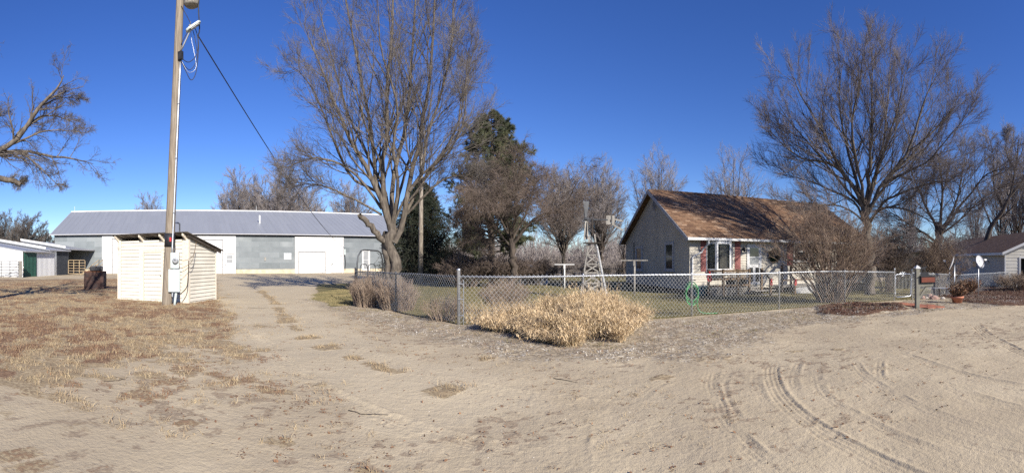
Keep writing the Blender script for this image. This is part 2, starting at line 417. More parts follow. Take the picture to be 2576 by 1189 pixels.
STRIP = [np.array(p) for p in gpp([(655, 730), (690, 762), (725, 812), (790, 855), (870, 895), (960, 930), (1040, 958), (1130, 983), (1280, 1012), (1420, 1040)])]
STRIPC = resample(np.array(STRIP), 30)
TRK = []   # tyre tracks: points (photo px), half width, depth, tread
for L, hw, dp in (
    ([(1797, 930), (1786, 960), (1793, 993), (1813, 1053), (1865, 1110), (1957, 1189), (2050, 1260)], .11, .012),
    ([(1946, 912), (1939, 937), (1953, 985), (2005, 1041), (2078, 1090), (2178, 1142), (2278, 1189), (2420, 1250)], .12, .013),
    ([(2054, 920), (2050, 945), (2062, 985), (2102, 1017), (2180, 1060), (2290, 1110), (2420, 1160)], .10, .008),
    ([(2254, 881), (2300, 903), (2358, 921), (2438, 945), (2576, 969), (2700, 985)], .10, .010),
    ([(2452, 818), (2470, 835), (2498, 853), (2576, 889), (2660, 915)], .15, .014),
    ([(2010, 905), (1996, 930), (1990, 960), (2000, 990)], .10, .010),
    ([(2146, 905), (2150, 925), (2180, 955), (2260, 1000), (2380, 1050), (2576, 1110)], .11, .008),
    ([(2215, 905), (2210, 935), (2216, 960)], .08, .012),
    ([(1905, 935), (1898, 960), (1915, 1000), (1950, 1040)], .10, .006),
    ([(1840, 930), (1820, 955), (1818, 990), (1850, 1050), (1900, 1100)], .09, .006),
    ([(1483, 1070), (1480, 1110), (1486, 1150), (1488, 1200)], .02, .020),
    ([(2290, 1075), (2360, 1090), (2440, 1120), (2500, 1150)], .10, .016),
    ([(2350, 960), (2420, 985), (2500, 1010), (2600, 1040)], .12, .010),
    ([(560, 745), (610, 800), (668, 870), (740, 940), (850, 1005), (990, 1060), (1180, 1110), (1400, 1150)], .16, .014),
    ([(700, 735), (760, 800), (850, 860), (960, 905), (1090, 945), (1250, 980), (1450, 1010), (1700, 1020)], .16, .011),
    ([(640, 830), (700, 900), (780, 960), (890, 1020), (1040, 1080), (1220, 1130)], .14, .010),
    ([(1700, 950), (1640, 975), (1600, 1010)], .10, .006),
):
    TRK.append((resample(np.array([np.array(p) for p in gpp(L)]), 26), hw, dp))
LONE = [(420, 966, .24), (345, 994, .20), (275, 968, .13), (18, 992, .14), (172, 968, .16), (478, 1062, .10), (275, 1170, .12), (95, 1150, .16), (705, 1108, .12), (905, 1180, .14), (615, 962, .22), (690, 975, .25), (560, 945, .2), (800, 968, .15), (1040, 930, .14), (1180, 985, .12), (1745, 905, .24), (1850, 900, .2), (1660, 955, .16), (1990, 880, .16), (2110, 880, .12), (470, 930, .25), (640, 900, .3), (1225, 905, .18)]
def masks(x, y):
    w = fbm(x*.9, y*.9, 3)-.5; w2 = fbm(x*3.1, y*3.1, 5)-.5; w3 = fbm(x*9, y*9, 8, 3)-.5
    lawn = sstep(.5-sdpoly(x, y, P_LAWN)/.5)
    sdv = sdpoly(x, y, P_DRIVE)
    drive = sstep(.5-(sdv+w*2.2+w2*.9)/.9)
    sdd = sdpoly(x, y, P_DRY)
    dry = sstep(.5-(sdd+w*3.4+w2*1.6+w3*.8)/1.7)
    spill = np.clip(1-np.maximum(sdd, 0)/3.6, 0, 1)*sstep((fbm(x*1.9, y*2.6, 21)-.47)*6)*.85
    lone = np.zeros(x.shape)
    for (X_, Y_, r_) in LONE:
        p_ = GP(X_, Y_); lone = np.maximum(lone, sstep(1.5-np.hypot(x-p_.x, y-p_.y)/r_+(w2*1.2+w3*2.6))*.9)
    dry = np.maximum(np.maximum(dry, spill*(w2 > -.12)), lone*(w2 > -.02))*(1-lawn)
    sd, arc = sdline(x, y, STRIPC)
    strip = sstep(1-np.abs(sd+w2*.35)/(.36+.14*np.sin(arc*1.7)+.12*(fbm(arc*2, sd*0, 6)-.5)))*(.62+1.2*w2+.4)*(fbm(arc*1.6, sd*0, 4) > .28+.014*arc)
    dry = dry*(1-drive*.93)
    dry = np.maximum(dry, np.clip(strip, 0, 1)*(1-lawn)*.95)
    sdg = sdpoly(x, y, P_GREEN); green = sstep(.5-(sdg+w*.8)/.5)
    sv = sdpoly(x, y, P_VERGE); grav = sstep(.5-(sv+w*1.3+w2*.6)/1.1)*(1-lawn)*(1-green)
    bed = np.zeros(x.shape)
    for P in P_BEDS: bed = np.maximum(bed, sstep(.5-(sdpoly(x, y, P)+w*.8)/.35))
    red = dry*sstep((fbm(x*.8, y*.8, 44)*.45+fbm(x*2.6, y*2.6, 45)*.55-.455)*9)*(sdd < -.2)*1.0+np.clip(lone, 0, 1)*(x < -2.6)*.55
    litter = sstep((fbm(x*7, y*10, 50, 4)*.6+fbm(x*.9, y*.9, 51)*.4-.57)*11)*(1-lawn)*.85*(1-drive*.8)
    return dict(lawn=np.clip(lawn, 0, 1), dry=np.clip(dry, 0, 1), red=np.clip(red, 0, 1), grav=np.clip(grav, 0, 1), green=green, bed=bed, litter=litter, drive=drive)
def relief(x, y, mk):
    h = (fbm(x*.4, y*.4, 61)-.5)*.08+(fbm(x*3, y*3, 62)-.5)*.010+(fbm(x*15, y*15, 63, 3)-.5)*.006
    h = h+mk['grav']*((fbm(x*2.5, y*2.5, 70)-.4)*.05+(fbm(x*9, y*9, 71)-.4)*.03)+mk['bed']*(.05+.05*fbm(x*6, y*6, 72))+mk['dry']*(fbm(x*8, y*8, 73)-.3)*.03
    near = (y < 34) & (np.abs(x) < 40)
    for P, hw, dp in TRK:
        lo = P.min(0)-.6; hi = P.max(0)+.6
        m = (x > lo[0]) & (x < hi[0]) & (y > lo[1]) & (y < hi[1])
        if not m.any(): continue
        s, arc = sdline(x[m], y[m], P); total = arc.max()+1e-6
        fade = sstep(np.minimum(arc, total-arc)/.5)*(.45+.9*fbm(arc*.8, arc*0, 7))
        a = np.abs(s); ins = sstep((hw-a)/.03)
        ridge = np.cos(s*2*pi/.062)*.5*dp*.85
        lug = np.where(np.abs(s) > hw*.5, np.cos(arc*2*pi/.11+s*20)*dp*.2, 0)
        d = ins*(-dp*.35+ridge+lug)+np.exp(-((s-hw*1.1)/.028)**2)*dp*.8*(.2+1.6*fbm(arc*14, s*9, 3))
        h[m] += d*fade*1.0*sstep((fbm(x[m]*5, y[m]*5, 17)-.25)*4)
    return h*near
def axis(segs):
    out = [segs[0][0]]
    for a, b, st in segs: out += list(np.linspace(a, b, max(2, int(round((b-a)/st))+1))[1:])
    return np.array(out)
def grow(a, b, s0, r=1.25):
    out = []; v = a; s = s0
    while abs(v-a) < abs(b-a): v += s*(1 if b > a else -1); out.append(v); s *= r
    return out
xs = axis([(-46, -16, .45), (-16, -4.5, .075), (-4.5, -.5, .035), (-.5, 9.5, .021), (9.5, 11.5, .035), (11.5, 18, .07), (18, 34, .16)])
xs = np.array(grow(-46, -900, .6)[::-1]+list(xs)+grow(34, 900, .4))
ys = axis([(2.6, 3.2, .1), (3.2, 8.6, .022), (8.6, 9, .035), (9, 16, .065), (16, 34, .16), (34, 60, .6)])
ys = np.array(grow(2.6, -200, .3)[::-1]+list(ys)+grow(60, 1500, 1.0))
GX, GY = np.meshgrid(xs, ys)
MK = masks(GX, GY); GZ = gh(GX, GY)+relief(GX, GY, MK)
GZ -= (np.hypot(GX, GY) > 120)*.3
nx, ny = len(xs), len(ys)
idx = np.arange(nx*ny).reshape(ny, nx)
Qg = np.stack([idx[:-1, :-1], idx[:-1, 1:], idx[1:, 1:], idx[1:, :-1]], -1).reshape(-1, 4)
Vg = np.stack([GX.ravel(), GY.ravel(), GZ.ravel()], 1)
cx_ = (GX[:-1, :-1]+GX[1:, 1:]).ravel()/2; cy_ = (GY[:-1, :-1]+GY[1:, 1:]).ravel()/2
reg = np.zeros(len(Qg), int)
reg[sdpoly(cx_, cy_, P_DRIVE) < 0] = 1
reg[sdpoly(cx_, cy_, P_LAWN) < 0] = 2
def mk_ground():
    m = bpy.data.materials.new('earth'); m.use_nodes = True; nt = m.node_tree; N = nt.nodes; L = nt.links; b = N['Principled BSDF']
    b.inputs['Roughness'].default_value = .95; b.inputs['Specular IOR Level'].default_value = .1
    tc = N.new('ShaderNodeTexCoord')
    def noise(sc, det=6, rough=.55):
        n = N.new('ShaderNodeTexNoise'); n.inputs['Scale'].default_value = sc; n.inputs['Detail'].default_value = det; n.inputs['Roughness'].default_value = rough
        L.new(tc.outputs['Object'], n.inputs['Vector']); return n.outputs['Fac']
    def rng_(v, a, c, lo=0, hi=1):
        r = N.new('ShaderNodeMapRange'); r.inputs[1].default_value = a; r.inputs[2].default_value = c; r.inputs[3].default_value = lo; r.inputs[4].default_value = hi
        L.new(v, r.inputs[0]); return r.outputs[0]
    def mix(f, a, c):
        x = N.new('ShaderNodeMix'); x.data_type = 'RGBA'
        if isinstance(f, float): x.inputs[0].default_value = f
        else: L.new(f, x.inputs[0])
        for s, v in ((6, a), (7, c)):
            if isinstance(v, tuple): x.inputs[s].default_value = (*v, 1)
            else: L.new(v, x.inputs[s])
        return x.outputs[2]
    def attr(n):
        a = N.new('ShaderNodeAttribute'); a.attribute_name = n; return a.outputs['Fac']
    def mth(op, a, c):
        x = N.new('ShaderNodeMath'); x.operation = op
        for s, v in ((0, a), (1, c)):
            if isinstance(v, (int, float)): x.inputs[s].default_value = v
            else: L.new(v, x.inputs[s])
        return x.outputs[0]
    n6 = noise(.85, 5, .6); n1, n2, n3, n4, n5 = noise(.55), noise(3.2), noise(22, 4), noise(90, 3), noise(9, 5, .65)
    def thr(an, k=.7, lo=.38, hi=.62, nn=None):     # ragged threshold of a mask
        return rng_(mth('ADD', attr(an), mth('MULTIPLY', mth('SUBTRACT', nn or n5, .5), k)), lo, hi)
    sand = mix(rng_(n1, .35, .65), (.52, .435, .30), (.43, .352, .24))
    sand = mix(rng_(n6, .42, .60, 0, .55), sand, (.37, .305, .215)); sand = mix(rng_(n2, .35, .7, 0, .5), sand, (.40, .33, .22))
    sand = mix(rng_(n4, .55, .75, 0, .55), sand, (.27, .215, .16)); sand = mix(rng_(n4, .22, .40, .5, 0), sand, (.62, .54, .43))
    sand = mix(mth('MULTIPLY', attr('drive'), .45), sand, (.54, .46, .325))
    litt = thr('litter', 1.9, .45, .8, n3); sand = mix(mth('MULTIPLY', litt, .62), sand, (.23, .17, .12))
    drygr = mix(rng_(n3, .38, .62), (.42, .34, .215), (.22, .165, .105)); drygr = mix(rng_(n2, .4, .6, 0, .7), drygr, (.31, .235, .145))
    redc = mix(rng_(n3, .38, .62), (.14, .08, .052), (.28, .185, .115))
    c = mix(thr('dry', 1.0), sand, drygr); c = mix(mth('MULTIPLY', thr('red', 1.3, .30, .62, n3), .95), c, redc)
    gv = N.new('ShaderNodeTexVoronoi'); gv.inputs['Scale'].default_value = 34; L.new(tc.outputs['Object'], gv.inputs['Vector'])
    gsep = N.new('ShaderNodeSeparateColor'); L.new(gv.outputs['Color'], gsep.inputs[0])
    gr = mix(rng_(n5, .38, .62), (.22, .175, .12), (.41, .34, .235)); gr = mix(mth('MULTIPLY', rng_(gsep.outputs[0], .66, .74, 0, .8), rng_(n2, .40, .58)), gr, (.60, .56, .48)); gr = mix(rng_(gsep.outputs[1], .72, .76, 0, .8), gr, (.13, .10, .075))
    c = mix(mth('MULTIPLY', thr('grav', .9, .3, .75), .85), c, gr)
    lw = mix(rng_(n1, .35, .65), (.155, .14, .065), (.235, .19, .10)); lw = mix(rng_(n3, .35, .65, 0, .8), lw, (.12, .115, .045)); lw = mix(rng_(n2, .5, .7, 0, .7), lw, (.31, .25, .12))
    c = mix(thr('lawn', .5, .4, .6), c, lw); c = mix(thr('green', .6), c, lw)
    bd = mix(rng_(n3, .35, .6), (.05, .03, .022), (.15, .085, .055)); c = mix(thr('bed', .5), c, bd)
    L.new(c, b.inputs['Base Color'])
    hsum = mth('ADD', mth('MULTIPLY', n4, .55), mth('ADD', mth('MULTIPLY', n3, 1.0), mth('MULTIPLY', n5, 1.2)))
    bp = N.new('ShaderNodeBump'); bp.inputs['Distance'].default_value = .011; bp.inputs['Strength'].default_value = .8
    L.new(hsum, bp.inputs['Height']); L.new(bp.outputs[0], b.inputs['Normal'])
    return m
M['earth'] = mk_ground()
for r, nm, kd in ((0, 'ground', 'structure'), (1, 'driveway', 'structure'), (2, 'lawn', 'structure')):
    q = Qg[reg == r]; u, inv = np.unique(q, return_inverse=True)
    me = fast_mesh(nm, Vg[u], inv.reshape(-1, 4), True)
    for k in ('lawn', 'dry', 'red', 'grav', 'green', 'bed', 'litter', 'drive'):
        at = me.attributes.new(k, 'FLOAT', 'POINT'); at.data.foreach_set('value', MK[k].ravel()[u].astype(np.float32))
    o = link(nm, me, M['earth']); o['kind'] = kd
    o['label'] = {'ground': 'wide sandy lot with tyre tracks and dead grass', 'driveway': 'two track dirt drive running back to the long barn', 'lawn': 'dormant olive lawn inside the chain link fence'}[nm]
def gz(x, y):
    x = np.atleast_1d(np.asarray(x, float)); y = np.atleast_1d(np.asarray(y, float))
    i = np.clip(np.searchsorted(xs, x)-1, 0, nx-2); j = np.clip(np.searchsorted(ys, y)-1, 0, ny-2)
    u = (x-xs[i])/(xs[i+1]-xs[i]); v = (y-ys[j])/(ys[j+1]-ys[j])
    return GZ[j, i]*(1-u)*(1-v)+GZ[j, i+1]*u*(1-v)+GZ[j+1, i]*(1-u)*v+GZ[j+1, i+1]*u*v
# ------------------------------------------------------------------ generic building pieces
def window(parent, O, U, Nn, u0, u1, z0, z1, fw=.07, style='single', glass='glassdark', frame='white', proud=.075, name='window', curtain=False):
    """framed window in a wall plane"""
    O, U, Nn = Vector(O), Vector(U), Vector(Nn); Z = Vector((0, 0, 1))
    def P(u, z, n): return O+U*u+Z*z+Nn*n
    f = MB()
    def bx(a, b, c, d, n0, n1): f.poly([P(a, c, n0), P(b, c, n0), P(b, d, n0), P(a, d, n0)], Nn*(n1-n0))
    bx(u0, u0+fw, z0, z1, 0, proud); bx(u1-fw, u1, z0, z1, 0, proud)
    bx(u0+fw, u1-fw, z1-fw, z1, 0, proud); bx(u0+fw, u1-fw, z0, z0+fw, 0, proud); bx(u0-.03, u1+.03, z0-.035, z0, 0, proud+.03)
    if style == 'sash':
        zm = (z0+z1)/2; bx(u0+fw, u1-fw, zm-.022, zm+.022, .046, proud-.01)
        f_ = .03; bx(u0+fw, u0+fw+f_, z0+fw, z1-fw, .01, proud-.02); bx(u1-fw-f_, u1-fw, z0+fw, z1-fw, .01, proud-.02)
    w = f.build(name, M[frame], parent)
    g = MB().poly([P(u0+fw, z0+fw, .036), P(u1-fw, z0+fw, .036), P(u1-fw, z1-fw, .036), P(u0+fw, z1-fw, .036)], Nn*.008)
    g.build('pane', M[glass], w)
    return w
# ------------------------------------------------------------------ the farmhouse
A = (8.06, 20.25); HRZ = atan2(.106, .994)
hu = Vector((cos(HRZ), sin(HRZ), 0)); hn = Vector((-sin(HRZ), cos(HRZ), 0))
def tX(X, off=0.):     # photo column -> distance along the front wall (off = metres in front of it)
    T = tan((X-CX)/F); ax, ay = A[0]-hn.x*off, A[1]-hn.y*off
    return (ay*T-ax)/(hu.x-hu.y*T)
def sX(X):
    T = tan((X-CX)/F); return (A[0]-A[1]*T)/(-hn.x+hn.y*T)
def zf(X, Y, off=0.):
    t = tX(X, off); x = A[0]+hu.x*t-hn.x*off; y = A[1]+hu.y*t-hn.y*off
    return EYE+(HY-Y)/F*math.hypot(x, y)
def zg(X, Y):
    s = sX(X); return EYE+(HY-Y)/F*math.hypot(A[0]+hn.x*s, A[1]+hn.y*s)
house = empty('farmhouse', (A[0], A[1], 0), HRZ, 'cream clapboard farmhouse with brown shingled gable roof behind the chain link fence', 'house')
LX, LY = 12.3, 8.6; ZB, ZE, ZP = .18, 2.68, 5.20
w = MB()
siding(w, [(0, ZB), (LX, ZB), (LX, ZE), (0, ZE)], .125, .028, (0, 0, 0), (1, 0, 0), (0, -1, 0))
siding(w, [(0, ZB), (LY, ZB), (LY, ZE), (LY/2, ZP), (0, ZE)], .125, .014, (0, 0, 0), (0, 1, 0), (-1, 0, 0))
siding(w, [(0, ZB), (LY, ZB), (LY, ZE), (LY/2, ZP), (0, ZE)], .115, .016, (LX, 0, 0), (0, 1, 0), (1, 0, 0))
w.box(0, LX, LY-.03, LY, ZB, ZE); w.box(-.022, .06, -.022, .06, ZB, ZE-.02); w.box(LX-.06, LX+.022, -.022, .06, ZB, ZE-.02)
w.build('wall', M['cream2'], house)
B(.04, LX-.04, .04, LY-.04, -.7, ZB+.02).build('shaded_foundation', M['darkwood'], house)  # foundation coloured dark to stand for the shadow below the siding
# roof slabs
ov, og, th = .38, .32, .09; sl_ = (5.42-2.66)/(LY/2+ov)
def rz_(y): return 5.42-abs(y-LY/2)*sl_
r = MB()
r.poly([(-og, -ov, rz_(-ov)), (-og, LY/2, rz_(LY/2)), (-og, LY+ov, rz_(LY+ov)), (-og, LY+ov, rz_(LY+ov)-th), (-og, LY/2, rz_(LY/2)-th), (-og, -ov, rz_(-ov)-th)], (LX+2*og, 0, 0))
roof = r.build('roof', M['roofshingle'], house)
rc = MB()
for k in range(42):
    x0 = -og+.01+k*(LX+2*og)/42
    for sg in (-1, 1): rc.poly([(x0, LY/2, rz_(LY/2)+.02), (x0+.30, LY/2, rz_(LY/2)+.035), (x0+.30, LY/2+sg*.14, rz_(LY/2+.14)+.035), (x0, LY/2+sg*.14, rz_(LY/2+.14)+.02)], (0, 0, -.012))
rc.build('ridge_cap', M['roofshingle'], roof)
for x in (-og, LX+og):
    f = MB(); e = -.025 if x < 0 else 0
    for sg in (-1, 1):
        y0, y1 = LY/2, LY/2+sg*(LY/2+ov)
        f.poly([(x+e, y0, rz_(y0)-.015), (x+e, y1, rz_(y1)-.015), (x+e, y1, rz_(y1)-.20), (x+e, y0, rz_(y0)-.22)], (.025, 0, 0))
    f.build('rake_board', M['grayfascia'], house)
sf = MB(); sf.box(-og, LX+og, -ov+.02, 0-.02, 2.50, 2.52); sf.build('soffit', M['grayfascia'], house)
g = MB(); g.box(-og-.01, LX+og, -ov-.11, -ov-.005, 2.50, 2.515)
g.box(-og-.01, LX+og, -ov-.12, -ov-.108, 2.50, 2.62); g.box(-og-.01, LX+og, -ov-.018, -ov-.004, 2.50, 2.60); g.box(-og-.02, -og-.01, -ov-.12, -ov, 2.5, 2.62)
gt = g.build('gutter', M['white'], house)
t0 = tX(1771)
dn = MB().tube([(t0, -ov-.06, 2.50), (t0, -ov-.06, 2.34), (t0-.14, -.16, 2.10), (t0-.18, -.10, 1.95), (t0-.5, -.09, 1.82), (.10, -.085, 1.70), (.10, -.085, .25), (.10, -.22, .12)], .042, 8); dn.build('downspout', M['white'], house)
# gable vent
vz = zg(1648, 515); vs = sX(1648); v = MB(); pr = [(.24*cos(a*pi/12), .33*sin(a*pi/12)) for a in range(24)]
v.poly([(-.05, vs+p[0], vz+p[1]) for p in pr], (.03, 0, 0)); vv = v.build('gable_vent', M['grayfascia'], house)
lv = MB()
for k in range(9):
    zz = -.26+k*.065; ww = .22*math.sqrt(max(0, 1-(zz/.32)**2)); lv.bar((-.055, vs-ww, vz+zz), (-.055, vs+ww, vz+zz), .03, .02, up=(.6, 0, 1))
lv.build('louver', M['darkmetal'], vv)
for (xa, xb, ya, yb) in ((1674, 1697, 608, 682), (1601, 1617, 619, 681)):
    s0, s1 = sX(xb), sX(xa)
    window(house, (0, 0, 0), (0, 1, 0), (-1, 0, 0), s0, s1, zg(xb, yb), zg(xb, ya), .13, 'sash', frame='grayfascia')
MB().tube([(-.06, sX(1597), 2.6), (-.06, sX(1597), 1.2)], .02, 6).build('conduit', M['darkmetal'], house)
# front: shutters, bay window, door, lamp
def shutter(xa, xb, ya, yb, flip=False):
    u0, u1, z0, z1 = tX(xa), tX(xb), zf((xa+xb)/2, yb), zf((xa+xb)/2, ya)
    s = MB().box(u0, u1, -.045, -.018, z0, z1)
    for q in (0, 1):
        a = z0+.06+q*(z1-z0)*.5; b = a+(z1-z0)*.5-.12; s.box(u0+.06, u1-.06, -.058, -.046, a, b)
    s.build('shutter', M['shutter'], house)
shutter(1762, 1778, 602, 682); shutter(1848, 1862, 604, 682); shutter(1979, 1993, 604, 668)
ub0, ub1 = tX(1779, .15), tX(1846, .15); zb0, zb1 = zf(1812, 679), 2.48
bay = MB(); dp = .42; uA, uB = ub0+.36, ub1-.36
def slab(z0, z1, e=0): bay.poly([(ub0-e, -.02, z0), (uA-e*.6, -dp-e, z0), (uB+e*.6, -dp-e, z0), (ub1+e, -.02, z0)], (0, 0, z1-z0))
slab(zb0-.12, zb0, .03); bays = bay.build('bay_window', M['white'], house); bay = MB(); slab(zb1-.06, zb1, .02); bay.build('head_board', M['white'], bays)
for (pa, pb) in (((ub0, -.02), (uA, -dp)), ((uA, -dp), (uB, -dp)), ((uB, -dp), (ub1, -.02))):
    O = Vector((pa[0], pa[1], 0)); U = (Vector((pb[0], pb[1], 0))-O); ln = U.length; U.normalize(); Nn = Vector((U.y, -U.x, 0))
    fr = MB(); f_ = .07
    def bx(a, b, c, d, n0=-.03, n1=.03, mb=fr): mb.poly([O+U*a+Vector((0, 0, c))+Nn*n0, O+U*b+Vector((0, 0, c))+Nn*n0, O+U*b+Vector((0, 0, d))+Nn*n0, O+U*a+Vector((0, 0, d))+Nn*n0], Nn*(n1-n0))
    bx(.0, f_, zb0, zb1-.06); bx(ln-f_, ln, zb0, zb1-.06); bx(f_, ln-f_, zb0, zb0+f_); bx(f_, ln-f_, zb1-.06-f_, zb1-.06)
    fr.build('frame', M['white'], bays)
    pn = MB(); bx(f_, ln-f_, zb0+f_, zb1-.06-f_, -.004, .004, pn); pn.build('pane', M['glass'], bays)
    # curtain behind the glass
    cu = MB(); n = 22; c0, c1 = (f_*.5, ln*.55) if ln > 1 else (ln*.3, ln*.85)
    pts = [O+U*(c0+(c1-c0)*k/n)+Nn*(-.10+.025*sin(k*2.1)) for k in range(n+1)]
    for k in range(n): cu.face([pts[k]+Vector((0, 0, zb0+.1)), pts[k+1]+Vector((0, 0, zb0+.1)), pts[k+1]+Vector((0, 0, zb1-.1)), pts[k]+Vector((0, 0, zb1-.1))])
    cu.build('curtain', M['curtain'], bays)
B(ub0+.02, ub1-.02, -.05, -.03, zb0, zb1-.06).build('dark_interior', M['interior'], bays)
d0, d1 = tX(1878), tX(1914); dz0, dz1 = .36, zf(1896, 615)
dr = MB(); dr.box(d0, d0+.09, -.06, -.015, dz0, dz1); dr.box(d1-.09, d1, -.06, -.015, dz0, dz1); dr.box(d0+.09, d1-.09, -.06, -.015, dz1-.09, dz1)
dr.box(d0+.09, d1-.09, -.045, -.02, dz0, dz1-.09)
door = dr.build('door', M['white'], house)
B(d0+.17, d1-.17, -.052, -.046, dz0+1.0, dz0+1.36).build('pane', M['glassgrey'], door)
B(d0+.17, d1-.17, -.052, -.046, dz0+1.40, dz1-.16).build('pane', M['glassdark'], door)
B(d0+.15, d0+.36, -.052, -.046, dz0+.12, dz0+.85).build('kick_panel', M['glassdark'], door)
B(d1-.36, d1-.15, -.052, -.046, dz0+.12, dz0+.85).build('kick_panel', M['glassdark'], door)
MB().tube([(d1-.15, -.06, dz0+.92), (d1-.15, -.11, dz0+.95), (d1-.15, -.06, dz0+1.05)], .012, 6).build('handle', M['galv'], door)
window(house, (0, 0, 0), (1, 0, 0), (0, -1, 0), tX(1994), tX(2032), zf(1994, 658), zf(1994, 606), .08, 'sash')
lu, lz = tX(1868), zf(1868, 624)
lm = MB().box(lu-.05, lu+.05, -.05, -.018, lz-.10, lz+.02).tube([(lu, -.05, lz), (lu, -.14, lz+.10), (lu, -.16, lz+.02)], .012, 6)
lm.lathe([(.03, .02), (.085, .0), (.075, -.02), (.055, -.17), (.03, -.19), (.0, -.19)], (lu, -.16, lz), 6); lm.build('porch_lamp', M['black'], house)
def HL(p): # house local -> world
    return Vector((A[0], A[1], 0))+hu*p[0]+hn*p[1]+Vector((0, 0, p[2]))
# wreath on the wall
wc = (tX(1947, .05), -.07, zf(1947, 642)); rngw = np.random.default_rng(5)
P_ = []
n = 900; a = rngw.random(n)*2*pi; rr_ = .235+rngw.normal(size=n)*.045
p0 = np.stack([wc[0]+rr_*np.cos(a), wc[1]-.03-.05*rngw.random(n), wc[2]+rr_*np.sin(a)], 1)
dd_ = rngw.normal(size=(n, 3))*.05; P_ = np.stack([p0-dd_, p0+dd_], 1)
wr = empty('wreath', HL(wc), HRZ, 'round dark green evergreen wreath hanging on the house wall right of the door', 'wreath')
V, Q = tubes(P_-np.array(wc), np.full((n, 2), .011), 3); link('foliage', fast_mesh('foliage', V, Q), M['wreath'], wr)
MB().tube([(.235*cos(k*pi/12), -.03, .235*sin(k*pi/12)) for k in range(25)], .035, 6).build('ring', M['wreath'], wr)

# ------------------------------------------------------------------ porch deck
deck = empty('porch_deck', HL((0, 0, 0)), HRZ, 'low wooden porch deck with post railings along the house front', 'deck')
gy = -1.75; dz = .34; da, db = tX(1781, 1.7), tX(2001, 1.7)
dk = MB()
k = da-.05; sA = tX(1915, 1.7); sB = tX(1966, 1.7)
y = gy
while y < -.1: dk.box(da-.05, sA, y, min(y+.135, -.03), dz-.03, dz); y += .142
dk.build('floor', M['greywood'], deck)
B(da-.04, sA-.01, gy+.02, gy+.05, -.25, dz-.035).build('skirt', M['darkwood'], deck)
lat = MB()
for q in range(60):
    u = da+.05+q*.12
    if u+.45 < sA: lat.bar((u, gy-.005, -.2), (u+.4, gy-.005, dz-.05), .03, .01, up=(0, 1, 0)); lat.bar((u+.4, gy-.018, -.2), (u, gy-.018, dz-.05), .03, .01, up=(0, 1, 0))
lat.build('lattice', M['greywood'], deck)
def dpost(u, y, z0, z1, m='brownwood', nm='post'): return B(u-.045, u+.045, y-.045, y+.045, z0, z1).build(nm, M[m], deck)
posts = [tX(X, 1.7) for X in (1781, 1818, 1854, 1883)]
for u in posts: dpost(u, gy, -.2, 1.18)
dpost(sA-.02, gy, -.2, 1.2)
for z in (1.10, .74, .45): B(posts[0]+.045, posts[-1]-.045, gy-.02, gy+.02, z-.045, z+.045).build('rail', M['brownwood'], deck)
# steps and their rails
for (z, yy) in ((.20, gy-.30), (.02, gy-.60)): B(posts[-1]+.05, sA+.6, yy, yy+.31, z-.04, z).build('step', M['greywood'], deck)
e1 = tX(1938, 2.7)
dpost(e1, gy-.95, -.25, .78); MB().bar((sA-.02, gy, 1.12), (e1, gy-.95, .74), .04, .09).build('stair_rail', M['darkwood'], deck)
# second landing with lattice, right of the steps
l0, l1 = tX(1966, 1.5), tX(2060, 1.5)
MB().box(l0, l1, gy+.2, -.25, dz-.08, dz-.04).build('landing', M['greywood'], deck)
for u in (l0, tX(1988, 1.5), l1): dpost(u, gy+.2, -.3, 1.35 if u < l1 else 1.1, 'darkwood')
for z in (.95, .6): B(l0+.045, l1-.045, gy+.18, gy+.22, z-.04, z+.04).build('rail', M['brownwood'], deck)
e2 = tX(2001, 2.4); dpost(e2, gy-.6, -.3, .72); MB().bar((l0+.3, gy+.2, 1.0), (e2, gy-.6, .66), .04, .09).build('stair_rail', M['darkwood'], deck)
la2 = MB(); a0 = tX(2003, 1.8)
for q in range(26):
    u = a0+q*.09; la2.bar((u, gy+.15, -.25), (u+.42, gy+.15, .22), .03, .01, up=(0, 1, 0)); la2.bar((u+.42, gy+.137, -.25), (u, gy+.137, .22), .03, .01, up=(0, 1, 0))
la2.build('lattice', M['white'], deck)
def bow(loc, s, label, seed):
    rb = np.random.default_rng(seed); o = empty('ribbon_bow', loc, HRZ, label, 'bow', 'red christmas bows on the porch')
    m = MB()
    for sg in (-1, 1):
        pr = [(0, 0), (.5, .35), (1, .4), (1.15, .05), (.9, -.22), (.45, -.12), (0, 0)]
        c = resample(np.array([(sg*p[0]*s, -.055-.03*math.sin(i), p[1]*s) for i, p in enumerate(pr)]), 14)
        for a, b in zip(c[:-1], c[1:]): m.face([(a[0], a[1]-.03, a[2]), (b[0], b[1]-.03, b[2]), (b[0], b[1]+.035, b[2]), (a[0], a[1]+.035, a[2])])
        t = resample(np.array([(0, -.06, 0), (sg*.25*s, -.085, -.7*s), (sg*.45*s, -.07, -1.5*s), (sg*.35*s, -.09, -2.3*s)]), 8)
        for a, b in zip(t[:-1], t[1:]): m.face([(a[0]-.2*s, a[1], a[2]), (a[0]+.2*s, a[1]-.01, a[2]), (b[0]+.25*s, b[1]-.01, b[2]), (b[0]-.25*s, b[1], b[2])])
    m.build('ribbon', M['red'], o); MB().box(-.04, .04, -.10, -.045, -.04, .05).build('knot', M['red'], o, bevel=.012)
bow(HL((posts[0], gy, 1.05)), .17, 'large red cloth bow tied on the left end porch post', 1)
bow(HL((e1, gy-.95, .70)), .10, 'small red bow on the lower stair post below the door', 2)
bow(HL((e2, gy-.6, .62)), .10, 'small red bow on the post beside the white lattice', 3)
o = empty('storage_tub', HL((tX(1763, 1.2), -1.2, gz(*HL((tX(1763, 1.2), -1.2, 0))[:2])[0])), HRZ, 'teal plastic tub standing at the house corner behind the hose', 'tub')
MB().poly([(-.42, -.25, 0), (.42, -.25, 0), (.42, .25, 0), (-.42, .25, 0)], (0, 0, .38)).build('body', M['teal'], o, bevel=.05)
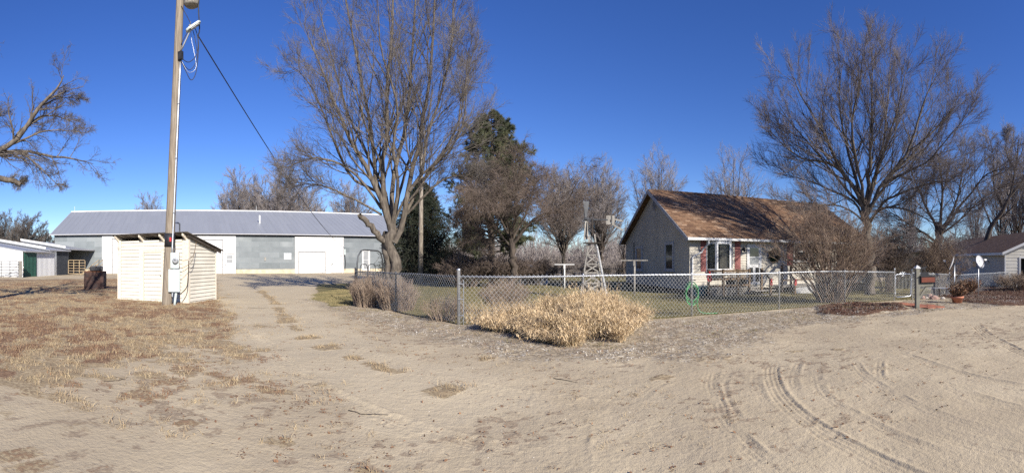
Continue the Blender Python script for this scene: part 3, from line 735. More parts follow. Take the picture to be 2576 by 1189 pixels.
MB().box(-.47, .47, -.30, .30, .385, .44).build('lid', M['teal'], o, bevel=.02)
for i, (X, off, sz, lab) in enumerate(((1838, 1.2, .26, 'dark planter pot on the deck below the bay window'), (1868, 1.2, .22, 'dark planter pot on the deck left of the door'))):
    o = empty('planter_pot', HL((tX(X, off), -off, dz)), 0, lab, 'pot', 'pots on the porch deck')
    MB().lathe([(0, 0), (sz*.7, 0), (sz, sz*1.5), (sz*1.08, sz*1.5), (sz*1.08, sz*1.7), (sz*.9, sz*1.7), (sz*.85, sz*1.4), (0, sz*1.4)], n=20).build('bowl', M['blackdoor'], o, True)
    rp = np.random.default_rng(i+4); P0 = np.stack([rp.normal(size=60)*sz*.3, rp.normal(size=60)*sz*.3, np.full(60, sz*1.4)], 1)
    P_ = np.stack([P0+k/4*np.stack([P0[:, 0]*1.2, P0[:, 1]*1.2, .35+.2*rp.random(60)], 1) for k in range(5)], 1)
    V, Q = tubes(P_, np.full((60, 5), .004), 3); link('stems', fast_mesh('stems', V, Q), M['brush'], o)

# ------------------------------------------------------------------ the long barn
bl = Vector((56*sin(-.975), 56*cos(-.975), 0)); br_ = Vector((59*sin(-.286), 59*cos(-.286), 0)); bu = (br_-bl).normalized(); bn = Vector((-bu.y, bu.x, 0)); BRZ = atan2(bu.y, bu.x)
def uB(X, off=0):
    T = tan((X-CX)/F); o = bl-bn*off; return (o.y*T-o.x)/(bu.x-bu.y*T)
def zB(X, Y):
    p = bl+bu*uB(X); return EYE+(HY-Y)/F*p.length
barn = empty('barn', bl, BRZ, 'very long low barn with grey metal roof and patched steel walls', 'barn')
LB = uB(1035); DB = 21.0; ZBE = 4.45; ZBP = 8.35; og = .5
B(0, LB, .02, DB, -.3, ZBE+.1).build('core_wall', M['barnwall'], barn)
for q in (0, LB-.2): MB().poly([(q, .02, ZBE), (q, DB, ZBE), (q, DB/2, ZBP-.25)], (.2, 0, 0)).build('gable_wall', M['barnwall'], barn)
slb = (ZBP-ZBE-.12)/(DB/2+.45)
def rb_(y): return ZBP-abs(y-DB/2)*slb
MB().poly([(-og, -.45, rb_(-.45)), (-og, DB/2, rb_(DB/2)), (-og, DB+.45, rb_(DB+.45)), (-og, DB+.45, rb_(DB+.45)-.08), (-og, DB/2, rb_(DB/2)-.08), (-og, -.45, rb_(-.45)-.08)], (LB+2*og, 0, 0)).build('roof', M['barnroof'], barn)
rs = MB()
k = -og+.33
while k < LB+og:
    rs.poly([(k, -.45, rb_(-.45)+.003), (k, DB/2-.1, rb_(DB/2-.1)+.003), (k, DB/2-.1, rb_(DB/2-.1)+.014), (k, -.45, rb_(-.45)+.014)], (.03, 0, 0)); k += .66
rs.build('roof_rib', M['barnroof'], barn)
MB().tube([(-og, DB/2, ZBP+.02), (LB+og, DB/2, ZBP+.02)], .09, 8).build('ridge_cap', M['white'], barn)
B(-og, LB+og, -.50, -.452, rb_(-.45)-.07, rb_(-.45)+.02).build('eave_trim', M['grayfascia'], barn)
B(0, LB, -.12, .015, 4.35, rb_(-.12)-.09).build('eave_shade_strip', M['darkmetal'], barn)  # dark strip painting in the shadow line under the eave
ea = MB()
for sg in (-1, 1): ea.poly([(-og-.04, DB/2, ZBP-.02), (-og-.04, DB/2+sg*(DB/2+.45), rb_(-.45)-.02), (-og-.04, DB/2+sg*(DB/2+.45), rb_(-.45)-.16), (-og-.04, DB/2, ZBP-.18)], (.03, 0, 0))
ea.build('rake_trim', M['white'], barn)
# footing under the grey bays, white clad bays
for (xa, xb) in ((137, 257), (592, 742), (863, 1035)): B(uB(xa)+.01, uB(xb)-.01, -.05, .018, -.2, .48).build('footing', M['concrete'], barn)
def bay_(xa, xb, nm='white_bay', bh=.24):
    m = MB(); siding(m, [(uB(xa), -.05), (uB(xb), -.05), (uB(xb), 4.2), (uB(xa), 4.2)], bh, .04, (0, -.05, 0), (1, 0, 0), (0, -1, 0))
    m.box(uB(xa)-.04, uB(xa)+.10, -.11, -.015, -.05, 4.22); m.box(uB(xb)-.10, uB(xb)+.04, -.11, -.015, -.05, 4.22); m.box(uB(xa)-.04, uB(xb)+.04, -.12, -.02, 4.22, 4.34)
    return m.build(nm, M['white'], barn)
bay_(258, 405); b2 = bay_(405, 592); b3 = bay_(742, 863)
def odoor(xa, xb, ytop, par, n=4):
    u0, u1, z1 = uB(xa), uB(xb), zB((xa+xb)/2, ytop); m = MB(); h = (z1+.02)/n
    for k in range(n): m.box(u0+.10, u1-.10, -.125, -.085, k*h+.012, (k+1)*h-.012)
    d = m.build('overhead_door', M['whitemetal'], par)
    f = MB().box(u0, u0+.10, -.15, -.08, 0, z1+.12).box(u1-.10, u1, -.15, -.08, 0, z1+.12).box(u0+.1, u1-.1, -.15, -.08, z1+.02, z1+.12)
    f.build('door_frame', M['white'], d)
    MB().box(u0+.10, u0+.17, -.155, -.086, 0, z1+.02).box(u1-.17, u1-.10, -.155, -.086, 0, z1+.02).box(u0+.10, u1-.10, -.155, -.086, z1-.05, z1+.02).build('door_gap_shade', M['darkmetal'], d)  # dark strips drawn for the shaded gap around the overhead door
    return d
odoor(748, 820, 633, b3); odoor(470, 563, 603, b2, 5); odoor(280, 400, 600, barn, 5)
def mdoor(xa, xb, ytop, par, pane=False):
    u0, u1, z1 = uB(xa), uB(xb), zB((xa+xb)/2, ytop)
    f = MB().box(u0, u0+.09, -.15, -.08, 0, z1).box(u1-.09, u1, -.15, -.08, 0, z1).box(u0+.09, u1-.09, -.15, -.08, z1-.09, z1).box(u0+.09, u1-.09, -.125, -.085, .02, z1-.09)
    d = f.build('walk_door', M['white'], par)
    MB().box(u0+.09, u0+.13, -.152, -.12, 0, z1-.09).box(u1-.13, u1-.09, -.152, -.12, 0, z1-.09).box(u0+.13, u1-.13, -.152, -.12, z1-.13, z1-.09).build('door_gap_shade', M['darkmetal'], d)  # same dark outline, painted shade of the walk door recess
    if pane:
        c = B(u0+.28, u1-.28, -.135, -.127, z1*.52, z1-.28); c.build('pane', M['glassgrey'], d); c = B(u0+.24, u1-.24, -.14, -.126, z1*.69, z1*.71); c.build('glazing_bar', M['white'], d)
    MB().tube([(u0+.16, -.13, 1.05), (u0+.16, -.19, 1.05)], .035, 8).build('knob', M['darkmetal'], d)
mdoor(832, 861, 640, b3); mdoor(564, 591, 636, b2, True)
for (xa, xb, ya, yb) in ((714, 733, 636, 653),): 
    m = B(uB(xa), uB(xb), -.03, .0, zB(720, yb), zB(720, ya)); m.build('patch_panel', M['galv'], barn)
for (X, z0_, z1_) in ((300, .2, 4.1), (742.5, .0, 4.2), (863.5, .0, 4.2)): MB().tube([(uB(X), -.14, z0_), (uB(X), -.14, z1_)], .035, 6).build('downspout', M['grayfascia'], barn)
window(barn, (0, .0, 0), (1, 0, 0), (0, -1, 0), uB(910), uB(930), zB(920, 679), zB(920, 628), .16, 'sash', 'glassgrey', proud=.09)
B(uB(665), uB(669), -.06, .01, 1.5, 1.9).build('outlet_box', M['greywood'], barn)
MB().tube([(uB(668), 4.2, rb_(4.2)-.1), (uB(668), 4.2, rb_(4.2)+1.0)], .11, 10).build('vent_pipe', M['white'], barn)
for X in (190, 680): MB().tube([(uB(X) if X > 200 else 0, DB/2, ZBP), (uB(X) if X > 200 else 0, DB/2, ZBP+.75)], .025, 5).build('lightning_rod', M['white'], barn)
MB().tube([(uB(866), -.12, 2.9), (uB(866), -.14, 2.3), (uB(867), -.10, 2.0), (uB(867)+.1, -.1, 1.2), (uB(867), -.1, .3)], .03, 6).build('service_cable', M['black'], barn)
B(uB(864.5), uB(868), -.2, -.05, 2.2, 2.9).build('service_box', M['box'], barn)

# ------------------------------------------------------------------ stock shed at the far left
p1 = Vector((-37.05, 21.6, 0)); se = Vector((-.413, .911, 0)).normalized(); SRZ = atan2(se.y, se.x)   # local x runs away along the open side, +y to the left/back
shed3 = empty('stock_shed', p1, SRZ, 'long white metal stock shed with stepped sloping roofs and green sliding door', 'shed')
SW = 6.0
segs = [(0, 4.5, 2.36), (4.5, 8.4, 2.52), (8.4, 13.0, 2.70)]
for i, (a, b, h) in enumerate(segs):
    if i == 0:
        m = MB().poly([(0, 0, -.1), (0, SW, -.1), (0, SW, h+SW*.16), (0, 0, h)], (.04, 0, 0)); m.build('end_wall', M['whitemetal'], shed3)
        m = MB().box(-.03, .0, -.03, .12, -.1, h); m.build('corner_trim', M['white'], shed3)
    ov_ = .25; e = -.02 if i == 0 else -.35
    MB().poly([(a+e, -ov_, h+.02-ov_*.16), (a+e, SW, h+.02+SW*.16), (a+e, SW, h+.09+SW*.16), (a+e, -ov_, h+.09-ov_*.16)], (b-a-e+(0 if i < 2 else 1.4), 0, 0)).build('roof', M['barnroof'], shed3)
    MB().box(a+e, b+(0 if i < 2 else 1.4), -ov_-.05, -ov_-.005, h-.06, h+.06).build('gutter', M['grayfascia'], shed3)
    if i:
        MB().poly([(a+e-.05, -ov_+.4, h+.10+(.4-ov_)*.16), (a+e-.05, SW, h+.10+SW*.16), (a+e-.05, SW, h+.32+SW*.16), (a+e-.05, -ov_+.4, h+.32+(.4-ov_)*.16)], (.045, 0, 0)).build('fascia_board', M['white'], shed3)
        MB().poly([(a+.0, 0, segs[i-1][2]+.1), (a+.0, SW, segs[i-1][2]+.1+SW*.16), (a+.0, SW, h+SW*.16), (a+.0, 0, h)], (.04, 0, 0)).build('step_wall', M['white'], shed3)
def ribwall(a, b, h, m, nm, y=0., pitch=.23):
    mb_ = MB().box(a, b, y-.01, y+.03, -.1, h); k = a+.08
    while k < b-.08: mb_.poly([(k-.035, y-.012, -.1), (k-.015, y-.04, -.1), (k+.015, y-.04, -.1), (k+.035, y-.012, -.1)], (0, 0, h+.1)); k += pitch
    mb_.build(nm, M[m], shed3)
def eX(X):
    T = tan((X-CX)/F); return (p1.y*T-p1.x)/(se.x-se.y*T)
g0, g1, g2 = eX(91), eX(137), eX(142)
ribwall(.12, g0, 2.25, 'green', 'sliding_door', -.05); ribwall(g0+.01, g1, 2.42, 'whitemetal', 'ribbed_wall'); B(g1+.01, g2, -.03, .05, -.1, 2.42).build('door_post', M['galv'], shed3)
ribwall(g2+.02, 8.4, 2.45, 'blackdoor', 'dark_door', -.04)
B(.1, g1, -.10, -.02, 2.28, 2.36).build('door_track', M['galv'], shed3)
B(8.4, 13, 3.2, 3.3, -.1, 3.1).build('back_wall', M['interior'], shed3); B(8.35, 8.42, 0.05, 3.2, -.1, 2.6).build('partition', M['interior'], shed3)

def pipegate(name, a, b, h, nr, m, label, group=None, stiles=2, diag=True, r=.022):
    a = Vector(a); b = Vector(b); ln = (b-a).length; rz = atan2(b.y-a.y, b.x-a.x)
    o = empty(name, a, rz, label, 'gate', group)
    z0 = .18; c = .12
    fr = [(0, 0, z0), (0, 0, h-c), (c*.3, 0, h-c*.3), (c, 0, h), (ln-c, 0, h), (ln-c*.3, 0, h-c*.3), (ln, 0, h-c), (ln, 0, z0), (0, 0, z0)]
    MB().tube(fr, r*1.2, 6).build('frame', M[m], o)
    for k in range(1, nr): z = z0+(h-z0)*k/nr; MB().tube([(0, 0, z), (ln, 0, z)], r, 6).build('rail', M[m], o)
    for k in range(1, stiles+1): x = ln*k/(stiles+1); MB().box(x-.03, x+.03, -.03, -.02, z0, h).build('brace', M[m], o)
    if diag: MB().tube([(ln*.68, -.03, z0), (ln, -.03, h-.25)], r, 6).build('brace', M[m], o)
    return o
ga, gb = W(-40, 42), W(47, 41.5)
pipegate('farm_gate', ga, gb, 1.45, 5, 'darkmetal', 'dark tubular farm gate in front of the white shed wall', stiles=3)
gp = W(51, 41.6); o = MB().box(-.13, .13, -.13, .13, -.2, 1.5).build('gate_post', M['greywood'], None, bevel=.02); o.location = gp; tag(o, 'grey square wooden post holding the farm gate', 'post')
a_, b_ = W(172, 48.5), W(214, 47.5)
pipegate('pipe_panel', a_, b_, 1.55, 5, 'straw2', 'tan pipe fence panel beside the open shed bay', stiles=2, diag=False, r=.03)
o = empty('loading_ramp', W(203, 46.5), .45, 'slanted tan pipe railing of a loading ramp near the barn', 'railing')
for y in (0, .9):
    MB().tube([(0, y, .15), (2.0, y, 1.6)], .035, 6).tube([(0, y, -.25+.3), (2.0, y, 1.15)], .03, 6).build('rail', M['straw2'], o)
    for x in (.4, 1.2, 2.0): MB().tube([(x, y, 0), (x, y, .3+x*.66)], .035, 6).build('post', M['darkmetal'], o)

# ------------------------------------------------------------------ rusty burn box
bb = GP(240, 727); o = empty('burn_box', bb, -.85, 'rusty square steel burn box standing on the dry grass', 'burn box')
m = MB(); s_ = .53; hh = .95
for (x0, x1, y0, y1) in ((-s_, s_, -s_, -s_+.03), (-s_, s_, s_-.03, s_), (-s_, -s_+.03, -s_+.03, s_-.03), (s_-.03, s_, -s_+.03, s_-.03)): m.box(x0, x1, y0, y1, .02, hh)
m.box(-s_+.03, s_-.03, -s_+.03, s_-.03, .1, .5); bx_ = m.build('wall', M['rust'], o)
m = MB().box(-s_-.012, s_+.012, -s_-.012, s_+.012, hh, hh+.03).box(-s_+.02, -s_+.14, -s_-.02, -s_, .1, hh-.05); m.build('rim', M['rustor'], o)
o2 = empty('steel_hood', bb+Vector((.05, .02, hh+.03)), -.85, 'dark steel hood lying on top of the rusty burn box', 'hood')
MB().poly([(-.38, -.3, 0), (.38, -.3, 0), (.38, .3, 0), (-.38, .3, 0)], (0, 0, .27)).build('body', M['black'], o2, bevel=.06)
MB().tube([(-.2, -.31, .1), (-.2, -.37, .16), (.2, -.37, .16), (.2, -.31, .1)], .015, 6).build('handle', M['black'], o2)
# ------------------------------------------------------------------ small clapboard shed
sf0 = Vector((-14.1, 12.7, 0)); sc0 = Vector((-10.83, 13.1, 0)); su = (sc0-sf0).normalized(); sn = Vector((-su.y, su.x, 0)); SHZ = atan2(su.y, su.x)
shed = empty('tool_shed', sf0, SHZ, 'small cream clapboard shed with slanted corrugated roof behind the utility pole', 'shed')
LS = (sc0-sf0).length; DS = 2.0; HF = 2.42; HB = 1.92; ZS = -.06
def tS(X): 
    T = tan((X-CX)/F); return (sf0.y*T-sf0.x)/(su.x-su.y*T)
def zS(X, Y): p = sf0+su*tS(X); return EYE+(HY-Y)/F*p.length
m = MB(); sh_ = .137
dA, dB = tS(353), tS(413); dz1 = zS(380, 622)
siding(m, [(0, ZS), (dA-.0, ZS), (dA-.0, HF-.08), (0, HF-.08)], sh_, .038, (0, 0, 0), (1, 0, 0), (0, -1, 0))
siding(m, [(dB, ZS), (LS, ZS), (LS, HF-.08), (dB, HF-.08)], sh_, .038, (0, 0, 0), (1, 0, 0), (0, -1, 0))
siding(m, [(dA, dz1), (dB, dz1), (dB, HF-.08), (dA, HF-.08)], sh_, .038, (0, 0, 0), (1, 0, 0), (0, -1, 0), z_start=ZS+sh_*int((dz1-ZS)/sh_))
m.box(dA, dB, -.005, .0, ZS, dz1)
m.build('front_wall', M['cream'], shed)
m = MB(); siding(m, [(0, ZS), (DS, ZS), (DS, HB), (0, HF-.05)], sh_, .038, (LS, 0, 0), (0, 1, 0), (1, 0, 0)); m.build('side_wall', M['cream'], shed)
m = MB().box(0, .03, .03, DS, ZS, HB).box(0, LS, DS-.03, DS, ZS, HB); m.build('back_wall', M['cream'], shed)
def trim(*a, nm='corner_trim'): return B(*a).build(nm, M['trim'], shed)
trim(-.03, .16, -.068, -.052, ZS, HF-.05); trim(LS-.20, LS+.052, -.068, -.052, ZS, HF-.06); trim(LS+.052, LS+.068, -.068, .05, ZS, HF-.06); trim(LS+.052, LS+.068, DS-.05, DS+.01, ZS, HB)
d = MB(); siding(d, [(dA+.23, ZS+.02), (dB-.11, ZS+.02), (dB-.11, dz1-.20), (dA+.23, dz1-.20)], .152, .04, (0, -.012, 0), (1, 0, 0), (0, -1, 0)); door = d.build('door', M['cream'], shed)
MB().box(dA+.0, dA+.21, -.072, -.03, ZS, dz1).box(dB-.09, dB, -.072, -.03, ZS, dz1).box(dA+.21, dB-.09, -.072, -.03, dz1-.12, dz1).build('door_frame', M['trim'], door)
MB().box(dA+.22, dB-.10, -.066, -.02, dz1-.19, dz1-.125).build('top_board', M['trim'], door)
MB().tube([(dB-.14, -.05, 1.0), (dB-.12, -.09, 1.02), (dB-.1, -.06, 1.0)], .014, 6).build('latch', M['darkmetal'], door)
# roof: rafters and corrugated sheet sloping to the back
ft, bt = HF+.06, 2.02; slp = (ft-bt)/DS
def zr(y): return ft-y*slp
for X in (301, 361, 412, 418, 470):
    if X == 412: continue
    u = max(.03, min(tS(X), LS-.03)) if X != 418 else tS(412)
    m = MB().poly([(u-.025, -.30, zr(-.30)-.09), (u-.025, -.06, zr(-.06)-.20), (u-.025, DS+.2, zr(DS+.2)-.10), (u-.025, DS+.2, zr(DS+.2)-.005), (u-.025, -.30, zr(-.30)-.005)], (.05, 0, 0)); m.build('rafter', M['trim'], shed)
nx_ = 170; xx = np.linspace(-.16, LS+.22, nx_); yy = np.array([-.34, DS+.36]); V = []; 
for lay, dzz in ((0, .0), (1, .018)):
    for yv in yy: V += [(x, yv, zr(yv)+.02+dzz+.014*math.cos(x*2*pi/.068)) for x in xx]
V = np.array(V); ii = np.arange(nx_-1)
Q = np.concatenate([np.stack([ii, ii+nx_, ii+nx_+1, ii+1], 1), np.stack([ii+2*nx_, ii+2*nx_+1, ii+3*nx_+1, ii+3*nx_], 1), np.stack([ii, ii+1, ii+2*nx_+1, ii+2*nx_], 1), np.stack([ii+nx_, ii+3*nx_, ii+3*nx_+1, ii+nx_+1], 1), np.array([[0, 2*nx_, 3*nx_, nx_], [nx_-1, 2*nx_-1, 4*nx_-1, 3*nx_-1]])])
link('roof', fast_mesh('roof', V, Q, False), M['corr'], shed)
MB().bar((LS+.13, -.2, zr(-.2)-.06), (LS+.13, DS+.25, zr(DS+.25)-.06), .03, .10).build('barge_board', M['darkwood'], shed)
for q in range(4): MB().bar((LS+.0, .25+q*.52, zr(.25+q*.52)-.03), (LS+.115, .25+q*.52, zr(.25+q*.52)-.03), .09, .035).build('purlin', M['darkwood'], shed)

# yard light on an arm behind the shed
o = empty('yard_light', W(452, 21), 0, 'thin arm lamp standing up behind the small shed', 'lamp')
hz = EYE+(HY-561)/F*21
MB().tube([(0, 0, -.1), (0, 0, hz)], .03, 6).build('pole', M['darkmetal'], o); MB().tube([(0, 0, hz-.03), (-.2, 0, hz+.02)], .02, 6).build('arm', M['darkmetal'], o)
MB().box(-.34, -.1, -.07, .07, hz, hz+.05).build('lamp_head', M['white'], o)

# ------------------------------------------------------------------ utility pole
pb = W(420, 16.45); pb.z = gz(pb.x, pb.y)[0]
H = 11.6; lean = Vector((.64*.80, .64*.2, H)) ; top = lean
right = Vector((cos((420-CX)/F), -sin((420-CX)/F), 0)); tocam = Vector((-pb.x, -pb.y, 0)).normalized()
lean = right*.50+Vector((0, 0, H))
pole = empty('utility_pole', pb, 0, 'tall leaning wooden utility pole with conduit and meter boxes beside the small shed', 'utility pole')
def PP(h, r=0, t=0): return lean*(h/H)+right*r+tocam*t
rp = np.random.default_rng(3)
n = 60; prof = [(PP(-.3+(H+.3)*k/n), .185-.055*k/n) for k in range(n+1)]
MB().tube([p[0] for p in prof], [p[1] for p in prof], 20).build('shaft', M['wood'], pole, True)
MB().tube([PP(z) for z in (2.02, 2.5)], .186, 20).build('black_wrap', M['black'], pole, True)
B(-.035, .035, -.006, 0, -.07, .07).build('red_tag', M['red'], pole).matrix_local = Matrix.Translation(PP(2.28, .02, .192))@Matrix.Rotation(-(420-CX)/F, 4, 'Z')
MB().tube([PP(1.72, .10, .20)]+[PP(z, .10, .17-.004*z) for z in (2.0, 4, 6, 8, 8.75)], .033, 8).build('conduit', M['galv'], pole, True)
for z in (3.2, 5.1, 7.0): MB().tube([PP(z, .10+.045*cos(a), .17-.004*z+.05*sin(a)) for a in (-.3, .8, 1.6, 2.4, 3.4)], .012, 5).build('strap', M['galv'], pole)
def facing(name, m, parent, ctr, bxs, bev=.01):
    mb_ = MB()
    for b_ in bxs: mb_.box(*b_)
    o = mb_.build(name, m, parent, bevel=bev); o.matrix_local = Matrix.Translation(ctr)@Matrix.Rotation(-(420-CX)/F-.15, 4, 'Z'); return o
mc = PP(1.55, .21, .20); mbx = facing('meter_box', M['box'], pole, mc, [(-.15, .15, -.09, .09, -.27, .27)])
mt = MB().lathe([(0, .10), (.05, .105), (.085, .09), (.09, .02), (.105, .0)], n=20).build('meter', M['glassgrey'], mbx, True); mt.rotation_euler = (pi/2, 0, 0); mt.location = (.03, -.09, -.02)
rg = MB().lathe([(.105, 0), (.11, .025), (.095, .03)], n=20).build('ring', M['galv'], mbx, True); rg.rotation_euler = (pi/2, 0, 0); rg.location = (.03, -.09, -.02)
B(-.03, .03, -.203, -.198, -.0, .03).build('display', M['black'], mbx).location = (.03, 0, 0)
pn = facing('breaker_panel', M['box'], pole, PP(.86, .22, .22), [(-.19, .19, -.08, .08, -.38, .38), (-.20, .20, -.095, -.08, -.39, .39)])
B(-.10, -.02, -.100, -.096, .30, .33).build('sticker', M['white'], pn)
MB().tube([PP(1.28, .20, .2), PP(1.22, .20, .2)], .04, 8).build('coupling', M['galv'], pole)
MB().tube([PP(.48, .30, .20), PP(.1, .27, .2), PP(-.2, .25, .2)], .045, 8).build('lower_conduit', M['box'], pole, True)
MB().tube([PP(.46, .17, .2), PP(.3, .17, .2)], .028, 6).build('stub', M['galv'], pole)
def cable(name, pts, r, m, parent, n=24): return MB().tube([Vector(p) for p in resample(np.array([tuple(p) for p in pts]), n)], r, 5).build(name, M[m], parent, True)
cable('loop_cable', [PP(.42, .36, .2), PP(.40, .46, .16), PP(.62, .66, .1), PP(1.0, .70, .05), (PP(1.55, .70, 0))], .018, 'darkwood', pole)
cable('loop_cable', [PP(1.60, .36, .2), PP(1.55, .56, .15), PP(1.72, .84, .05), PP(2.2, .94, -.2)], .009, 'brownwood', pole)
cable('loop_cable', [PP(1.32, .36, .2), PP(1.30, .50, .15), PP(1.55, .82, .05), PP(2.2, .95, -.2)], .009, 'brownwood', pole)
# street light
lt = empty('x', (0, 0, 0)); bpy.data.objects.remove(lt)
arm = MB().tube([PP(8.85, .10, .12), PP(9.0, .18, .2), PP(9.45, .38, .3), PP(9.5, .40, .32)], .03, 8).build('lamp_arm', M['galv'], pole, True)
hd = MB(); hd.poly([(-.10, -.09, 0), (.0, -.14, 0), (.42, -.13, 0), (.5, -.05, 0), (.5, .05, 0), (.42, .13, 0), (.0, .14, 0), (-.10, .09, 0)], (0, 0, .085)); hdo = hd.build('lamp_head', M['box'], pole, bevel=.025)
hdo.matrix_local = Matrix.Translation(PP(9.46, .36, .32))@Matrix.Rotation(-(420-CX)/F, 4, 'Z')@Matrix.Rotation(-.62, 4, 'Y')
B(.06, .40, -.10, .10, -.012, 0).build('lens', M['glassgrey'], hdo); MB().tube([(.12, 0, .08), (.12, 0, .16)], .04, 8).build('photocell', M['greywood'], hdo)
bh = EYE+0
MB().box(-.08, .08, -.06, .06, -.14, .14).build('bracket', M['black'], pole).location = PP(8.65, .10, .2)
# transformer, cut by the top of the frame
MB().tube([PP(10.42, .40, .1), PP(10.48, .40, .1), PP(11.5, .46, .1), PP(11.56, .46, .1)], [.20, .27, .27, .2], 20).build('transformer', M['greywood'], pole, True)
MB().tube([PP(11.3, .0, .0), PP(11.3, .24, .1)], .05, 6).build('bracket', M['darkmetal'], pole)
for (pts, c, r) in (([(10.9, .60, .2), (10.2, .66, .2), (9.6, .72, .15), (9.4, .68, .1)], 'black', .022), ([(9.0, .06, .1), (9.5, .3, .1), (9.75, .5, .1), (9.3, .68, .1), (8.75, .66, .1), (8.45, .4, .15), (8.55, .14, .2)], 'black', .014),
    ([(9.9, .40, .1), (9.3, .45, .1), (8.9, .55, .1), (8.3, .66, .1), (8.1, .4, .15), (8.5, .12, .2)], 'galv', .009), ([(9.4, .68, .1), (8.9, .72, .1), (8.1, .66, .1), (7.85, .5, .1), (8.15, .3, .15), (8.5, .12, .2)], 'black', .014),
    ([(10.4, .05, .15), (10.0, .3, .12), (9.7, .45, .1), (9.2, .60, .1), (8.6, .68, .1), (8.2, .45, .1), (8.45, .12, .2)], 'black', .012)):
    cable('drop_cable', [PP(*p) for p in pts], r, c, pole)
q0 = pb+PP(9.40, .68, .1); q1 = W(868, 55.5, 625)
pts = []
for k in range(40):
    t = k/39; p = q0.lerp(q1, t); p.z -= 2.2*4*t*(1-t)*.45; pts.append(p-q0)
o = MB().tube(pts, .022, 6).build('power_line', M['black'], None, True); o.location = q0
tag(o, 'black twisted service cable sloping from the utility pole down to the long barn', 'cable')

# ------------------------------------------------------------------ chain link fences
def chainmesh(parent, a, b, h, mt, p=.11, r=.0036, nm='wire_mesh', z0=.03, follow=None):
    a = np.array(a[:2]); b = np.array(b[:2]); L_ = np.linalg.norm(b-a); e = (b-a)/L_; nn = np.array([-e[1], e[0]])
    nw = int(L_/(p/2)); nv = int(h/(p*.55))+1
    s = (np.arange(nw)+.5)*p/2
    j = np.arange(nv)
    sg = np.where((np.arange(nw)[:, None]+j[None, :]) % 2 == 0, 1, -1)
    S = s[:, None]+sg*p/4
    z = np.broadcast_to(z0+j[None, :]*(h/(nv-1)), S.shape)
    X = a[0]+e[0]*S+nn[0]*.004*sg; Y = a[1]+e[1]*S+nn[1]*.004*sg
    Zz = z+gh(X, Y)+.025*fbm(S*.4, z*.6+3, 5)
    P_ = np.stack([X, Y, Zz], -1)-np.array(parent.location)
    V, Q = tubes(P_, np.full(S.shape, r), 3); return link(nm, fast_mesh(nm, V, Q), M[mt], parent)
def fence(name, pts, posts, label, h=1.2, mp='galv', mw='galvwire', pr=.026, group='chain link fence runs round the yard', p=.11, r=.0036, rail=True, meshoff=.035):
    pts = [Vector((q[0], q[1], 0)) for q in pts]; o = empty(name, (pts[0].x, pts[0].y, 0), 0, label, 'fence', group); L0 = Vector((pts[0].x, pts[0].y, 0))
    for q in posts:
        g_ = float(gh(q[0], q[1])); hh_ = q[2] if len(q) > 2 else h; rr_ = q[3] if len(q) > 3 else pr
        c = Vector((q[0], q[1], 0))-L0
        MB().tube([c+Vector((0, 0, g_-.3)), c+Vector((0, 0, g_+hh_)), c+Vector((0, 0, g_+hh_+.02)), c+Vector((0, 0, g_+hh_+.045))], [rr_, rr_, rr_*1.18, rr_*.4], 10).build('post', M[mp], o, True)
    for a, b in zip(pts[:-1], pts[1:]):
        if rail:
            n = 12; MB().tube([a.lerp(b, k/n)-L0+Vector((0, 0, float(gh(*a.lerp(b, k/n)[:2]))+h-.02-.012*sin(k*1.3))) for k in range(n+1)], .021, 8).build('top_rail', M[mp], o, True)
        d = (b-a).normalized(); nn = Vector((-d.y, d.x, 0))*-meshoff
        chainmesh(o, a+nn, b+nn, h-.02, mw, p, r)
    return o
fr_ = []
for X in (1467, 1740, 1960, 2125):
    T = tan((X-CX)/F); x = (11.55+.115*1.32)*T/(1-.115*T); fr_.append((x, fy(x)))
fo = fence('chain_link_fence', [K, KR], [(K.x, K.y, 1.34, .045)]+fr_+[(KR.x, KR.y, 1.3, .034)], 'long front run of silver chain link fence from the corner post to the walk gate')
MB().tube([Vector((.12, .02, -.02)), Vector((.12, .02, 1.10))], .012, 6).build('tension_bar', M['galv'], fo)
for z in (.22, .62, 1.0): MB().tube([Vector((0, -.05, z)), Vector((.13, -.03, z))], .013, 6).build('band', M['galv'], fo)
fence('chain_link_fence', [K+Vector((-.06, .06, 0)), EL], [(EL.x, EL.y, 1.28, .05), (*(K.lerp(EL, .52))[:2],), ], 'short side run of chain link fence along the dirt drive, coloured dark for its shaded side', mp='darkmetal', mw='galv', p=.10, r=.004, meshoff=-.035)  # same silver fence, shade of this side put into darker metal
fence('chain_link_fence', [GR, FR2], [(GR.x, GR.y, 1.3, .034), (*(GR.lerp(FR2, .5))[:2],), (FR2.x, FR2.y, 1.25, .034)], 'run of chain link fence just right of the walk gate behind the mailbox')
fence('chain_link_fence', [FR2, FR3], [(*(FR2.lerp(FR3, t))[:2],) for t in (.28, .58, .88)], 'far right run of chain link fence in front of the garage', h=1.18)
# walk gate
gv = (GR-KR); gl = gv.length
gate = empty('walk_gate', (KR.x+gv.x*.04, KR.y+gv.y*.04, float(gh(KR.x, KR.y))), atan2(gv.y, gv.x), 'narrow silver chain link walk gate with a scrolled top', 'gate')
gw = gl*.90; rr_ = .10
fr = [(rr_, 0, .12), (.0, 0, .12+rr_), (0, 0, 1.08-rr_), (rr_*.3, 0, 1.08-rr_*.3), (rr_, 0, 1.08), (gw-rr_, 0, 1.08), (gw-rr_*.3, 0, 1.08-rr_*.3), (gw, 0, 1.08-rr_), (gw, 0, .12+rr_), (gw-rr_*.3, 0, .12+rr_*.3), (gw-rr_, 0, .12), (rr_, 0, .12)]
MB().tube(fr, .024, 8).build('frame', M['galv'], gate, True)
for z in (.30, .9): MB().box(-.07, .03, -.03, .03, z, z+.05).build('hinge', M['galv'], gate)
MB().box(gw-.02, gw+.08, -.03, .03, .82, .88).build('latch', M['galv'], gate)
sc_ = MB()
